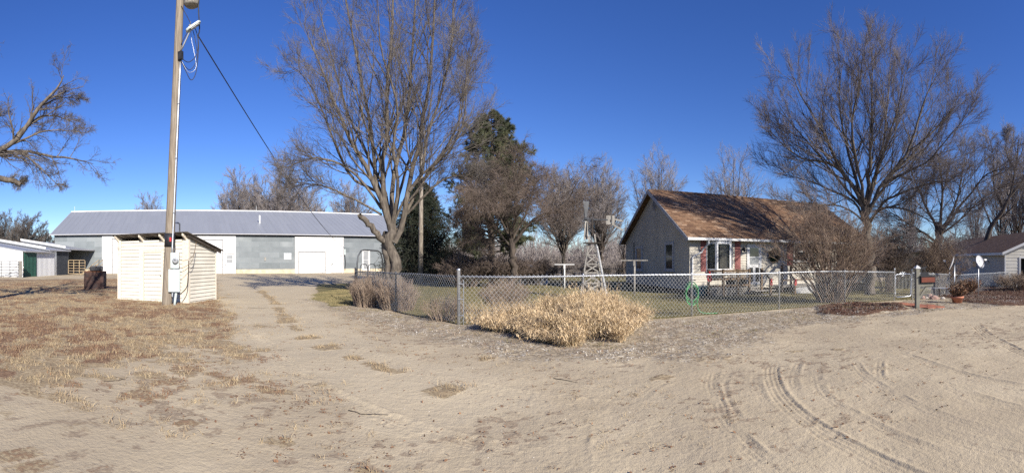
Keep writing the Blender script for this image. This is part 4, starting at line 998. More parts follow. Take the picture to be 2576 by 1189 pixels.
for sg in (-1, 1): sc_.tube([(gw/2+sg*(.03+.10*t*cos(t*3)), 0, 1.10+.09*t*sin(t*3)+.03*t) for t in [k/10*1.6 for k in range(12)]], .008, 5)
sc_.tube([(gw/2-.25, 0, 1.10), (gw/2-.12, 0, 1.16), (gw/2, 0, 1.13), (gw/2+.12, 0, 1.16), (gw/2+.25, 0, 1.10)], .008, 5)
sc_.build('scroll', M['galv'], gate)
nw = int(gw/.05); P_ = []
for k in range(nw):
    P_.append([(min(gw-.02, max(.02, (k+.5)*.05+(.025 if (k+j) % 2 else -.025))), .01, .14+j*.056) for j in range(17)])
V, Q = tubes(np.array(P_), np.full((nw, 17), .004), 3); link('wire_mesh', fast_mesh('wire_mesh', V, Q), M['galvwire'], gate)
# ornamental double loop gate and arch at the left end of the fence
ao = empty('wire_gate', (EL.x, EL.y, 0), 1.25, 'ornamental double loop wire gate behind the left fence end post', 'gate')
el = W(905, 17.2); er = W(945, 18.2)
ao.location = (el.x, el.y, 0); ao.rotation_euler = (0, 0, atan2(er.y-el.y, er.x-el.x)); gl2 = (er-el).length
for k in (0, 1):
    a = k*gl2/2+.03; b = (k+1)*gl2/2-.03; MB().tube([(a, 0, .1), (a, 0, 1.30), (a+.05, 0, 1.40), (a+.14, 0, 1.43), (b-.14, 0, 1.43), (b-.05, 0, 1.40), (b, 0, 1.30), (b, 0, .1)], .016, 6).build('loop', M['darkmetal'], ao)
for k in range(1, 6): MB().tube([(k*gl2/6, 0, .1), (k*gl2/6, 0, 1.3)], .006, 4).build('picket', M['darkmetal'], ao)
MB().tube([(0, 0, .12), (gl2, 0, .12)], .014, 6).build('rail', M['darkmetal'], ao)
ar = empty('garden_arch', el+Vector((-.1, 0, 0)), ao.rotation_euler[2], 'dark bent pipe garden arch over the wire gate beside the big tree', 'arch')
zt = EYE+(HY-628)/F*17.5
MB().tube([(0, 0, -.2), (0, 0, zt-.5), (.08, 0, zt-.22), (.28, 0, zt-.04), (.5, 0, zt), (gl2+.35, 0, zt-.02), (gl2+.6, 0, zt-.1), (gl2+.75, 0, zt-.4), (gl2+.78, 0, -.2)], .028, 8).build('pipe', M['darkmetal'], ar, True)
# back yard fence far across the lawn
f0, f1, f2 = W(1190, 33), W(1380, 34), W(1600, 33)
bf = fence('back_fence', [f0, f2], [(*f0.lerp(f2, t)[:2],) for t in [k/9 for k in range(10)]], 'dark wire fence across the far side of the back yard', h=1.0, mp='darkmetal', mw='darkmetal', p=.16, r=.004, pr=.04, group=None)

# ------------------------------------------------------------------ mailbox
mbp = GP(2307, 775); mbp.z = gz(mbp.x, mbp.y)[0]
ang = (2307-CX)/F
mail = empty('mailbox', mbp, -ang+.5, 'dark mailbox with brown panels on a taupe wooden post near the walk gate', 'mailbox')
dmb = math.hypot(mbp.x, mbp.y); pz = EYE+(HY-690)/F*dmb-mbp.z; ptop = EYE+(HY-668)/F*dmb-mbp.z
B(-.065, .065, -.065, .065, -.2, ptop-.10).build('post', M['posttaupe'], mail, bevel=.008)
MB().box(-.09, .09, -.09, .09, ptop-.10, ptop-.06).poly([(-.075, -.075, ptop-.06), (.075, -.075, ptop-.06), (.075, .075, ptop-.06), (-.075, .075, ptop-.06)], (0, 0, .015)).build('post_cap', M['white'], mail)
cp = MB(); i = 0; cp.v = [(-.08, -.08, ptop-.045), (.08, -.08, ptop-.045), (.08, .08, ptop-.045), (-.08, .08, ptop-.045), (0, 0, ptop+.02)]; cp.p = [(3, 2, 1, 0), (0, 1, 4), (1, 2, 4), (2, 3, 4), (3, 0, 4)]; cp.build('cap_point', M['white'], mail)
zb = pz-.30
MB().box(.066, .60, -.055, .055, zb-.10, zb-.01).build('arm', M['posttaupe'], mail, bevel=.006)
bra = MB(); c = resample(np.array([(.066, 0, zb-.52), (.18, 0, zb-.36), (.34, 0, zb-.17), (.52, 0, zb-.10)]), 10)
for a, b in zip(c[:-1], c[1:]): bra.bar(a, b, .05, .07)
bra.build('bracket', M['posttaupe'], mail)
MB().box(.075, .66, -.11, .11, zb, zb+.23).build('box', M['black'], mail, bevel=.02)
B(.11, .62, -.118, -.11, zb+.035, zb+.20).build('side_panel', M['mailbox'], mail)
B(.66, .672, -.085, .085, zb+.03, zb+.20).build('front_door', M['mailbox'], mail)
MB().poly([(.05, -.13, zb+.231), (.69, -.13, zb+.231), (.69, -.10, zb+.27), (.69, .10, zb+.27), (.69, .13, zb+.231), (.05, .13, zb+.231)], (0, 0, .012)).build('lid', M['black'], mail) if 0 else MB().box(.05, .70, -.13, .13, zb+.231, zb+.255).build('lid', M['black'], mail, bevel=.01)
# small black animal silhouette plate and nameplate on top
sil = MB(); an_ = [(.0, .0), (.03, .0), (.035, .09), (.12, .10), (.125, 0), (.155, 0), (.165, .12), (.19, .16), (.215, .15), (.23, .17), (.20, .20), (.17, .20), (.15, .17), (.05, .16), (.01, .17), (-.01, .22), (-.02, .21), (.0, .14)]
sil.poly([(.16+p[0], -.004, zb+.38+p[1]) for p in an_], (0, .008, 0)); pl = MB().box(.14, .44, -.006, .006, zb+.256, zb+.375).build('name_plate', M['black'], mail); sil.build('dog_silhouette', M['black'], pl)

# ------------------------------------------------------------------ brick path, pot, stones, bench, dishes
pth = [GP(2235, 768), GP(2290, 767), GP(2375, 776), GP(2330, 781)]
bp_ = 0; c0 = GP(2250, 765); c1 = GP(2365, 776); e_ = (c1-c0).normalized(); en = Vector((-e_.y, e_.x, 0)); L_ = (c1-c0).length
rb2 = np.random.default_rng(9)
n1_ = int(L_/.42)
for i in range(n1_):
    for j in range(2):
        p = c0+e_*(.42*i+.2)+en*(.25-.42*j); p.z = gz(p.x, p.y)[0]+.015
        a = rb2.normal()*.05
        o = MB().box(-.195, .195, -.195, .195, -.05, .025).build('paving_slab', M['brick'], None, bevel=.01); o.location = p; o.rotation_euler = (rb2.normal()*.02, rb2.normal()*.02, atan2(e_.y, e_.x)+a)
        tag(o, 'red paving slab of the short path between gate and lot', 'paving slab', 'red slabs of the garden path')
pp = GP(2408, 762); pp.z = gz(pp.x, pp.y)[0]
o = empty('plant_pot', pp, 0, 'terracotta pot of dead brown leafy stems at the edge of the lot', 'pot')
MB().lathe([(0, 0), (.19, 0), (.24, .20), (.27, .20), (.27, .27), (.24, .27), (.22, .2), (0, .2)], n=24).build('bowl', M['pot'], o, True)
def leafy(parent, n, h, spread, seed, mt_s='brush', mt_l='leaf', nl=9, ls=.05, z0=.2, base=.12):
    r_ = np.random.default_rng(seed); a = r_.random(n)*2*pi; d = np.stack([np.cos(a), np.sin(a)], 1); hh = h*(.5+.6*r_.random(n)); out = spread*np.sqrt(r_.random(n))
    P = np.zeros((n, 7, 3))
    for k in range(7):
        t = k/6; P[:, k, 0] = d[:, 0]*(base*r_.random(n)*0+base*.6+out*t**1.5); P[:, k, 1] = d[:, 1]*(base*.6+out*t**1.5); P[:, k, 2] = z0+hh*(t-.25*t*t*out/spread)
    P[:, 1:] += r_.normal(size=P[:, 1:].shape)*.02
    V, Q = tubes(P, np.full((n, 7), .004), 3); link('stems', fast_mesh('stems', V, Q), M[mt_s], parent)
    m_ = n*nl; i = np.repeat(np.arange(n), nl); t = 1.5+4.4*r_.random(m_); k = t.astype(int); w = (t-k)[:, None]; c = P[i, k]*(1-w)+P[i, np.minimum(k+1, 6)]*w
    u = r_.normal(size=(m_, 3)); u /= np.linalg.norm(u, axis=1, keepdims=True); v = np.cross(u, r_.normal(size=(m_, 3))); v /= np.linalg.norm(v, axis=1, keepdims=True)
    l = ls*(.5+r_.random(m_))[:, None]
    V = np.stack([c, c+u*l*.6+v*l*.35, c+u*l*1.3-[0, 0, .01], c+u*l*.6-v*l*.35+[0, 0, .01]], 1).reshape(-1, 3); Q = np.arange(m_*4).reshape(-1, 4)
    link('leaves', fast_mesh('leaves', V, Q), M[mt_l], parent)
leafy(o, 90, .62, .42, 1, nl=10, ls=.07)
for (X, Y, h_, sp, lab, sd_) in ((2418, 740, .95, .7, 'tall dead flower stalks behind the terracotta pot', 2), (2440, 742, 1.0, .65, 'reddish dead perennial clump below the round satellite dish', 3), (2395, 742, .7, .5, 'short dead perennial clump at the fence corner left of the dishes', 5)):
    p = GP(X, Y); p.z = gz(p.x, p.y)[0]; o = empty('dead_perennial', p, 0, lab, 'plant', 'dead garden plants by the right fence'); leafy(o, 150, h_, sp, sd_, 'brush', 'leaf' if sd_ != 5 else 'brush', 9, .07, 0, .3)
for i, (X, Y, s_, mt_, lab) in enumerate(((2322, 751, .13, 'rock', 'small upright garden stone right of the mailbox post'), (2331, 751, .12, 'stone', 'low grey stone beside the upright garden stone'), (2339, 749, .17, 'rock', 'rough pinkish boulder left of the garden bench'), (2350, 752, .26, 'rock', 'largest pink granite boulder under the garden bench'), (2372, 752, .14, 'stone', 'grey stone right of the garden bench'))):
    p = GP(X, Y); p.z = gz(p.x, p.y)[0]; r_ = np.random.default_rng(i+30)
    import bmesh
    bm = bmesh.new(); bmesh.ops.create_icosphere(bm, subdivisions=3, radius=1)
    for v in bm.verts:
        c = v.co; f = 1+.22*(fbm(c.x*1.3+i*7, c.y*1.3+c.z*2.1, 3)-.5)*2+.08*(fbm(c.x*5+i, c.y*5+c.z*4, 4)-.5)*2; v.co = Vector((c.x*s_*f*1.1, c.y*s_*f*.8, max(-.3*s_, c.z*s_*f*(1.3 if i in (0, 2) else .75))))
    me = bpy.data.meshes.new('garden_stone'); bm.to_mesh(me); bm.free(); o = link('garden_stone', me, M[mt_]); o.location = p; tag(o, lab, 'stone', 'stones in the garden by the gate')
bp2 = GP(2362, 747); bp2.z = gz(bp2.x, bp2.y)[0]; o = empty('garden_bench', bp2, -.9, 'small white garden bench with curved legs inside the gate', 'bench')
MB().box(-.55, .55, -.16, .16, .42, .47).build('seat', M['white'], o, bevel=.01)
for sg in (-1, 1): MB().poly([(sg*.38-.03, -.13, 0), (sg*.38-.03, .13, 0), (sg*.38-.03, .07, .2), (sg*.38-.03, .13, .42), (sg*.38-.03, -.13, .42), (sg*.38-.03, -.07, .2)], (.06, 0, 0)).build('leg', M['stone'], o)
def dish(X, d, Yb, Yc, az, tilt, label, rad=.40, big=False):
    p = W(X, d); o = empty('satellite_dish', p, az, label, 'satellite dish'); zc = EYE+(HY-Yc)/F*d-p.z
    MB().tube([(0, 0, -.1), (0, 0, zc-.05)], .03, 8).build('mast', M['galv'], o, True)
    R_ = Matrix.Translation((0, 0, zc))@Matrix.Rotation(tilt, 4, 'Y')
    n = 28; V = []; m_ = MB(); rings = 6
    for side in (0, 1):
        for k in range(rings+1):
            r = rad*k/rings
            for j in range(n):
                a = 2*pi*j/n; V.append(R_@Vector((.10+(r*r)*.5-.012*side, r*cos(a)*.92, r*sin(a)*1.08)))
    Q = []
    for side in (0, 1):
        o_ = side*(rings+1)*n
        for k in range(rings):
            for j in range(n):
                q = (o_+k*n+j, o_+k*n+(j+1) % n, o_+(k+1)*n+(j+1) % n, o_+(k+1)*n+j); Q.append(q if side else q[::-1])
    for j in range(n): Q.append((rings*n+j, rings*n+(j+1) % n, (2*rings+1)*n+(j+1) % n, (2*rings+1)*n+j))
    MB().add(V, Q).build('reflector', M['dish'], o, True)
    a0 = R_@Vector((.16, 0, -rad)); a1 = R_@Vector((rad*1.45, 0, -.05))
    MB().tube([R_@Vector((.05, 0, -.1)), a0, a1], .018, 6).build('feed_arm', M['darkmetal'], o)
    MB().tube([a1-Vector((.06, 0, 0)), a1+Vector((.06, 0, .03))], .05, 8).build('feed_horn', M['white'], o)
    MB().tube([a1+Vector((.02, -.10, .03)), a1+Vector((.02, .10, .03))], .035, 8).build('lnb', M['white'], o)
    MB().box(.0, .09, -.06, .06, zc-.12, zc+.08).build('mount', M['darkmetal'], o)
dish(2461, 23.5, 735, 660, -1.75, -.35, 'round grey satellite dish facing us on a thin mast before the garage', .31)
dish(2401, 23.8, 735, 664, 2.25, -.35, 'satellite dish seen nearly edge on left of the round dish', .36)
B(-.05, .05, -.05, .05, -.05, .05)

# ------------------------------------------------------------------ garage
G0 = W(2528, 34); ge = Vector((.6, .8, 0)); GRZ = atan2(ge.y, ge.x)
gar = empty('garage', (G0.x, G0.y, -.45), GRZ, 'cream garage with red brown shingle roof and open door at the right edge', 'garage')
GLn, GD, GH = 21.0, 8.0, 2.62        # local x runs away, local -y (right side) is the gable with door
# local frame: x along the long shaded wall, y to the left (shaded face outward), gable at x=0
def gsid(poly, O, U, Nn): 
    m = MB(); siding(m, poly, .24, .018, O, U, Nn); return m
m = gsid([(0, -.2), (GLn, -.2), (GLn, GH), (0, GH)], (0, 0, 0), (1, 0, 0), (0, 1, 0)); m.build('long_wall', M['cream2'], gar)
gp_ = GH+GD/2*.42
m = MB(); o0, o1, oh = 1.25, 6.2, 2.15
siding(m, [(0, -.2), (o0, -.2), (o0, GH), (0, GH)], .24, .018, (0, 0, 0), (0, -1, 0), (-1, 0, 0)); siding(m, [(o1, -.2), (GD, -.2), (GD, GH), (o1, GH)], .24, .018, (0, 0, 0), (0, -1, 0), (-1, 0, 0))
siding(m, [(o0, oh), (o1, oh), (o1, GH), (o0, GH)], .24, .018, (0, 0, 0), (0, -1, 0), (-1, 0, 0)); siding(m, [(0, GH), (GD, GH), (GD/2, gp_)], .24, .018, (0, 0, 0), (0, -1, 0), (-1, 0, 0))
m.build('gable_wall', M['cream'], gar)
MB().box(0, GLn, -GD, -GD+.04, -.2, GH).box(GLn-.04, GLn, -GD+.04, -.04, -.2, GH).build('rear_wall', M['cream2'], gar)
f = MB().box(-.05, .0, -o0, -o0+.12, -.1, oh+.1).box(-.05, 0, -o1-.12, -o1, -.1, oh+.1).box(-.05, 0, -o1, -o0, oh, oh+.1); f.build('door_frame', M['white'], gar)
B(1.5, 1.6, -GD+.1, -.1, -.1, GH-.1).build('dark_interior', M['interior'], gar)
B(-.03, .04, -.06, .03, -.2, GH).build('corner_board', M['white'], gar)
go = .35; gsl = .42
def rg_(y): return gp_+.12-abs(y+GD/2)*gsl
MB().poly([(-go, go, rg_(go)), (-go, -GD/2, rg_(-GD/2)), (-go, -GD-go, rg_(-GD-go)), (-go, -GD-go, rg_(-GD-go)-.09), (-go, -GD/2, rg_(-GD/2)-.09), (-go, go, rg_(go)-.09)], (GLn+2*go, 0, 0)).build('roof', M['roofgarage'], gar)
B(-go, GLn+go, go+.002, go+.03, rg_(go)-.20, rg_(go)-.02).build('fascia', M['white'], gar)
B(-go+.01, GLn+go, .02, go, rg_(go)-.22, rg_(go)-.20).build('soffit', M['white'], gar)
for sg in (-1, 1):
    y1 = -GD/2+sg*(GD/2+go); MB().poly([(-go-.03, -GD/2, rg_(-GD/2)-.01), (-go-.03, y1, rg_(y1)-.01), (-go-.03, y1, rg_(y1)-.20), (-go-.03, -GD/2, rg_(-GD/2)-.22)], (.028, 0, 0)).build('rake_board', M['white'], gar)
MB().box(5.9, 6.9, .02, .07, 1.35, 2.0).build('window_frame', M['grayfascia'], gar)
B(6.0, 6.8, .071, .08, 1.42, 1.93).build('window_pane', M['glassdark'], gar)
for k in (-.12, .12): MB().tube([(3.4+k, .05, 1.95), (3.4+k*2.2, .2, 1.87)], [.05, .09], 8).build('flood_lamp', M['white'], gar)
MB().tube([(-.05, -2.2, 3.35), (-.2, -2.2, 3.3)], [.08, .14], 10).build('gable_lamp', M['darkmetal'], gar)
# small outbuilding between the house and garage
ob = W(2238, 33); oe = W(2345, 33.5); ou = (oe-ob).normalized()
sb = empty('garden_shed', (ob.x, ob.y, -.42), atan2(ou.y, ou.x), 'low taupe garden shed with dark roof edge behind the mailbox', 'shed')
Lo = (oe-ob).length; MB().poly([(0, 0, -.1), (Lo, 0, -.1), (Lo, 0, 2.2), (Lo*.7, 0, 2.55), (0, 0, 2.0)], (0, 2.4, 0)).build('wall', M['posttaupe'], sb)
bt_ = MB()
for k in range(12): bt_.box(k*Lo/12+.08, k*Lo/12+.13, -.02, -.001, -.1, 1.95)
bt_.build('batten', M['posttaupe'], sb)
MB().poly([(-.2, -.35, 1.98), (Lo*.7, -.35, 2.60), (Lo*.7, -.35, 2.68), (-.2, -.35, 2.06)], (0, 3.0, 0)).build('roof', M['darkwood'], sb)
MB().poly([(Lo*.7, -.35, 2.60), (Lo+.2, -.35, 2.16), (Lo+.2, -.35, 2.24), (Lo*.7, -.35, 2.68)], (0, 3.0, 0)).build('roof', M['darkwood'], sb)
B(Lo*.60, Lo*.68, -.04, -.021, .9, 1.25).build('window', M['glassdark'], sb)

# ------------------------------------------------------------------ windmill
wb = W(1490, 19.8); wm = empty('windmill', wb, -.17, 'weathered wooden garden windmill tower with two remaining blades and forked tail', 'windmill')
hp = EYE+(HY-612)/F*19.8; ht = EYE+(HY-590)/F*19.8; hh_ = EYE+(HY-551)/F*19.8; bw = .50
for sx in (-1, 1):
    for sy in (-1, 1):
        MB().bar((sx*bw, sy*bw*.8, -.05), (sx*.10, sy*.09, ht), .055, .055).build('leg', M['greywood'], wm)
for fx in (0, 1):
    for sg in (-1, 1):
        for (za, zc) in ((.15, .62), (.62, 1.05), (1.05, 1.42), (1.42, 1.8), (1.8, hp)):
            def c_(s, z):
                t = z/ht; a = bw*(1-t)+.10*t; b = bw*.8*(1-t)+.09*t
                return (s*a, sg*(b+.03), z) if fx == 0 else (sg*(a+.03), s*b, z)
            MB().bar(c_(-1, za), c_(1, zc), .012, .045).build('brace', M['greywood'], wm); MB().bar(c_(1, za), c_(-1, zc), .012, .045).build('brace', M['greywood'], wm)
            MB().bar(c_(-1, zc), c_(1, zc), .015, .05).build('cross_rail', M['greywood'], wm)
B(-.38, .38, -.30, .30, hp, hp+.035).build('platform', M['darkwood'], wm)
ld = MB()
for s in (-.09, .09): ld.bar((.62+s*.2, -.50+s, 0), (.17+s*.2, -.12+s, hp), .02, .04)
for k in range(11):
    t = (k+.7)/11.5; ld.bar((.62-.45*t-.02, -.50+.38*t-.10, hp*t), (.62-.45*t+.02, -.50+.38*t+.10, hp*t), .02, .025)
ld.build('ladder', M['white'], wm)
MB().tube([(0, 0, ht-.1), (0, 0, hh_)], .03, 8).build('mast', M['darkwood'], wm)
MB().bar((-.32, 0, hh_), (.66, 0, hh_-.03), .04, .05).build('boom', M['darkmetal'], wm)
def blade(z0, z1, w0, w1, x, m, tw):
    m_ = MB(); m_.poly([(x-w0/2*cos(tw), -w0/2*sin(tw), z0), (x+w0/2*cos(tw), w0/2*sin(tw), z0), (x+w1/2*cos(tw), w1/2*sin(tw), z1), (x-w1/2*cos(tw), -w1/2*sin(tw), z1)], (.0, .02, 0)); m_.build('blade', M[m], wm)
blade(hh_+.08, hh_+.75, .10, .30, -.26, 'darkmetal', .6); blade(hh_-.08, hh_-.85, .10, .26, -.26, 'greywood', .5); blade(hh_-.1, hh_-.72, .06, .2, -.20, 'greywood', 1.3); blade(hh_+.06, hh_+.62, .06, .16, -.33, 'darkmetal', 1.2)
MB().tube([(-.34, 0, hh_), (-.22, 0, hh_)], .07, 10).build('hub', M['darkmetal'], wm)
B(.58, .74, -.015, .015, hh_-.22, hh_+.16).build('tail_board', M['greywood'], wm)
B(.82, .95, -.02, .0, hh_-.26, hh_+.15).build('tail_board', M['greywood'], wm)
for (z0, z1, x1) in ((hh_+.06, hh_-.08, 1.32), (hh_-.12, hh_-.46, 1.30), (hh_+.12, hh_+.10, .95)): MB().bar((.66, .02, z0), (x1, .02, z1), .02, .07).build('tail_slat', M['greywood'], wm)

# ------------------------------------------------------------------ clothesline posts
def tpost(X, d, Yt, w, m, label, r=.045):
    p = W(X, d); o = empty('clothesline_post', p, -(X-CX)/F, label, 'clothesline post', 'clothesline posts in the back yard'); zt = EYE+(HY-Yt)/F*d-p.z
    MB().tube([(0, 0, -.2), (0, 0, zt)], r, 8).build('post', M[m], o, True); MB().box(-w/2, w/2, -.035, .035, zt, zt+.05).build('crossbar', M[m], o)
    MB().bar((0, 0, zt-.22), (0, 0, zt), .13, .10).build('collar', M[m], o)
tpost(1420, 26, 666, 1.1, 'white', 'white painted T shaped clothesline post left of the windmill')
tpost(1596, 21.3, 656, 1.22, 'greywood', 'weathered wooden T shaped clothesline post beside the house gable')

# ------------------------------------------------------------------ white coop and lean-to shed beyond the lawn
cp0 = W(1304, 30); cp1 = W(1369, 29.6); cu_ = (cp1-cp0)
coop = empty('chicken_coop', cp0, atan2(cu_.y, cu_.x), 'low white coop with small raised roof beyond the lawn', 'coop'); cl = cu_.length
MB().box(0, cl*.54, 0, 1.2, -.05, .80).build('wall', M['white'], coop); MB().box(cl*.58, cl, .03, 1.2, -.05, .80).build('wall', M['white'], coop)
MB().poly([(.05, .1, .80), (cl*.8, .1, .80), (cl*.8, .1, .95), (.05, .1, 1.0)], (0, 1.1, 0)).build('upper_wall', M['white'], coop)
MB().poly([(-.05, -.1, 1.22), (cl*.3, -.1, 1.28), (cl*.85, -.1, 1.0), (cl*.85, -.1, .96), (cl*.3, -.1, 1.23), (-.05, -.1, 1.17)], (0, 1.5, 0)).build('roof', M['galv'], coop)
MB().poly([(.02, .05, .8), (cl*.75, .05, .8), (cl*.75, .05, 1.0), (cl*.3, .05, 1.2), (.02, .05, 1.15)], (0, .04, 0)).build('gable', M['white'], coop)
B(cl*.58, cl*.72, -.03, .0, .82, .98).build('feeder', M['yellow'], coop)
l0_ = W(1124, 37); l1_ = W(1296, 40); lu_ = l1_-l0_; lt_ = empty('lean_to_shed', l0_, atan2(lu_.y, lu_.x), 'dark low lean-to shed with white sloping roof edge behind the dark trees', 'shed'); ll = lu_.length
z1_ = EYE+(HY-632)/F*37-.1; z2_ = EYE+(HY-668)/F*40-.1
MB().poly([(0, 0, -.1), (ll, 0, -.1), (ll, 0, z2_), (0, 0, z1_)], (0, 3, 0)).build('wall', M['darkwood'], lt_)
MB().poly([(-.2, -.2, z1_+.02), (ll+.2, -.2, z2_+.0), (ll+.2, -.2, z2_+.07), (-.2, -.2, z1_+.10)], (0, 3.4, 0)).build('roof', M['whitemetal'], lt_)
# old pale pole in the yard
yp = W(1058, 30.5); o = empty('yard_pole', yp, 0, 'slim pale bare wooden pole standing in front of the spruce', 'pole')
zt = EYE+(HY-360)/F*30.5
MB().tube([(0, 0, -.2), (.02, 0, zt*.4), (.06, 0, zt)], [.16, .145, .11], 14).build('shaft', M['barklight'], o, True)
# garden hose coil hanging on the front fence
hp_ = W(1741, 13.6); o = empty('garden_hose', hp_, 0, 'coiled bright green garden hose on a stake behind the front fence', 'hose')
rh = np.random.default_rng(2); pts = []
for k in range(200):
    a = k/200*2*pi*7; R_ = .25+.04*sin(k*.31)+.03*sin(k*.13); pts.append((R_*cos(a)*.75, .05*sin(k*.4)+.02, .62+R_*sin(a)*1.1))
pts += [(.17, .0, .3), (.22, -.02, .1), (.45, -.05, .03), (.8, -.03, .025)]
MB().tube([Vector(p) for p in resample(np.array(pts), 420)], .013, 6).build('coil', M['hose'], o, True)
MB().tube([(0, .03, -.2), (0, .03, 1.22)], .015, 6).build('stake', M['darkmetal'], o)
MB().tube([(-.12, .03, 1.0), (0, .03, 1.02), (.12, .03, 1.0)], .015, 6).build('holder', M['darkmetal'], o)
# ------------------------------------------------------------------ trees
def LV(k, t0, ang, ratio, n, up, wig, rr, rmin, **kw): return dict(k=k, t0=t0, ang=ang, ratio=ratio, n=n, up=up, wig=wig, rr=rr, rmin=rmin, **kw)
# 1. the big twin-trunk tree by the drive
D = 20.5
TB = W(990, D)
S = D/F
def lim(pts, r0, r1, d0=0, d1=0, grow=1): return (px(pts, D, (d0, d1)), r0, r1, grow)
L1 = [
 lim([(998, 750), (997, 700), (992, 650), (985, 600), (983, 562)], .27, .20, 0, 0, 0),
 lim([(983, 752), (980, 700), (973, 655), (968, 615), (972, 585)], .17, .15, .25, .1, 0),
 lim([(985, 580), (962, 520), (935, 450), (902, 390), (874, 338), (850, 280), (829, 225), (800, 150), (767, 68)], .165, .02, 0, -1.5),
 lim([(983, 575), (958, 500), (940, 420), (934, 330), (915, 230), (890, 110), (868, -10), (855, -60)], .15, .025, 0, 1.2),
 lim([(985, 580), (968, 500), (962, 420), (975, 330), (972, 230), (985, 110), (988, -20), (990, -90)], .17, .035, 0, -.6),
 lim([(988, 575), (985, 480), (1008, 370), (1030, 250), (1038, 120), (1045, 0), (1050, -80)], .15, .03, 0, 1.8),
 lim([(992, 610), (1014, 545), (1030, 470), (1048, 390), (1066, 290), (1083, 180), (1090, 60), (1095, -60)], .17, .04, -.1, -.8),
 lim([(1030, 480), (1060, 430), (1075, 340), (1110, 230), (1135, 120), (1140, 20), (1150, -50)], .10, .02, -.4, -1.4),
 lim([(1000, 580), (1050, 480), (1100, 400), (1150, 320), (1165, 250), (1180, 200)], .10, .015, 0, .9),
 lim([(960, 525), (905, 450), (850, 410), (800, 398), (755, 406), (720, 428)], .085, .012, 0, -1.8),
 lim([(1005, 560), (1060, 500), (1110, 455), (1150, 442), (1190, 452)], .08, .012, 0, -1.2),
 lim([(945, 480), (880, 440), (830, 330), (795, 240), (762, 190), (738, 170)], .09, .012, 0, 1.4),
 lim([(983, 575), (970, 480), (930, 400), (880, 300), (850, 200), (820, 90), (800, 10)], .11, .02, 0, 3.0),
 lim([(990, 570), (1010, 470), (1040, 380), (1090, 300), (1120, 190), (1150, 90)], .10, .018, 0, 3.2),
 lim([(985, 570), (1000, 470), (990, 370), (1000, 260), (960, 130), (950, 0)], .11, .02, 0, -3.0),
 lim([(990, 560), (1050, 450), (1130, 380), (1170, 290), (1172, 190), (1180, 120)], .08, .015, 0, -2.6),
 lim([(960, 540), (890, 500), (820, 470), (765, 462), (730, 458)], .07, .012, 0, 1.5),
 lim([(976, 620), (955, 592), (932, 567), (912, 548), (904, 540)], .15, .10, 0, -.5, 0),
]
T1 = make_tree('bare_tree', TB, L1, [LV(15, .2, .55, .38, 9, .09, .08, .5, .012, sides=5, tip=.2, angv=.2), LV(9, .12, .5, .5, 7, .05, .10, .55, .0075, sides=3, angv=.2), LV(6, .1, .45, .55, 5, .02, .12, .6, .0052, lmin=.35, angv=.2), LV(2, .2, .45, .6, 4, .0, .12, .6, .0045, lmin=.28)],
  11, 'tall bare tree with twin grey trunks and a cut stub limb beside the dirt drive', mtwig='twig', split=1)
# dense witch's-broom twigs low in the crown
# 2. big spreading tree right of the house
D = 24.0
lim_ = lim
def lim(pts, *a): return lim_([(2180+(x-2180)*.93, 540+(y-540)*.90 if y < 540 else y) for x, y in pts], *a)
L2 = [
 lim([(2190, 742), (2190, 690), (2187, 640), (2182, 590), (2176, 520)], .30, .21, 0, 0, 0),
 lim([(2176, 540), (2150, 470), (2121, 433), (2090, 370), (2070, 325), (2040, 270), (2000, 201), (1984, 158)], .15, .02, 0, -1),
 lim([(2165, 500), (2116, 423), (2063, 391), (2010, 383), (1960, 350), (1920, 307)], .11, .015, 0, -2),
 lim([(2178, 530), (2185, 440), (2190, 380), (2193, 306), (2195, 200), (2195, 80)], .17, .02, 0, .3),
 lim([(2174, 520), (2150, 440), (2130, 360), (2112, 280), (2106, 190), (2119, 100)], .13, .018, 0, 1.2),
 lim([(2180, 520), (2200, 440), (2232, 350), (2265, 240), (2285, 140)], .13, .018, 0, -1),
 lim([(2182, 540), (2225, 450), (2290, 370), (2318, 280), (2345, 200), (2372, 150)], .14, .018, 0, .5),
 lim([(2230, 450), (2290, 420), (2350, 386), (2407, 317), (2460, 254)], .09, .014, 0, -1.2),
 lim([(2184, 570), (2222, 510), (2259, 486), (2320, 462), (2380, 448), (2440, 452)], .10, .014, 0, -2),
 lim([(2180, 560), (2140, 500), (2080, 470), (2010, 440), (1940, 425)], .09, .014, 0, .8),
 lim([(2180, 520), (2160, 420), (2140, 300), (2160, 180), (2170, 90)], .12, .018, 0, -3),
 lim([(2180, 520), (2210, 420), (2230, 300), (2240, 190), (2245, 110)], .12, .018, 0, 3),
 lim([(2180, 530), (2250, 430), (2330, 340), (2400, 260), (2420, 210)], .11, .016, 0, 3.4),
 lim([(2178, 530), (2110, 450), (2040, 360), (1980, 290), (1945, 240)], .11, .016, 0, 3),
 lim([(2180, 560), (2230, 520), (2300, 530), (2360, 560), (2420, 590)], .08, .012, 0, -3),
 lim([(2180, 560), (2120, 520), (2050, 510), (1980, 500)], .07, .012, 0, -3),
]
T2 = make_tree('bare_tree', W(2190, D), L2, [LV(15, .15, .55, .46, 8, .11, .07, .5, .012, sides=5, tip=.2, angv=.2), LV(10, .1, .42, .55, 6, .07, .08, .55, .008, angv=.18), LV(6, .1, .38, .58, 5, .05, .09, .6, .0056, lmin=.4, angv=.18), LV(2, .2, .4, .6, 4, .04, .1, .6, .0052, lmin=.3)],
  12, 'largest spreading bare tree with one trunk standing right of the farmhouse', mtrunk='bark', mtwig='twigpurple')
lim = lim_
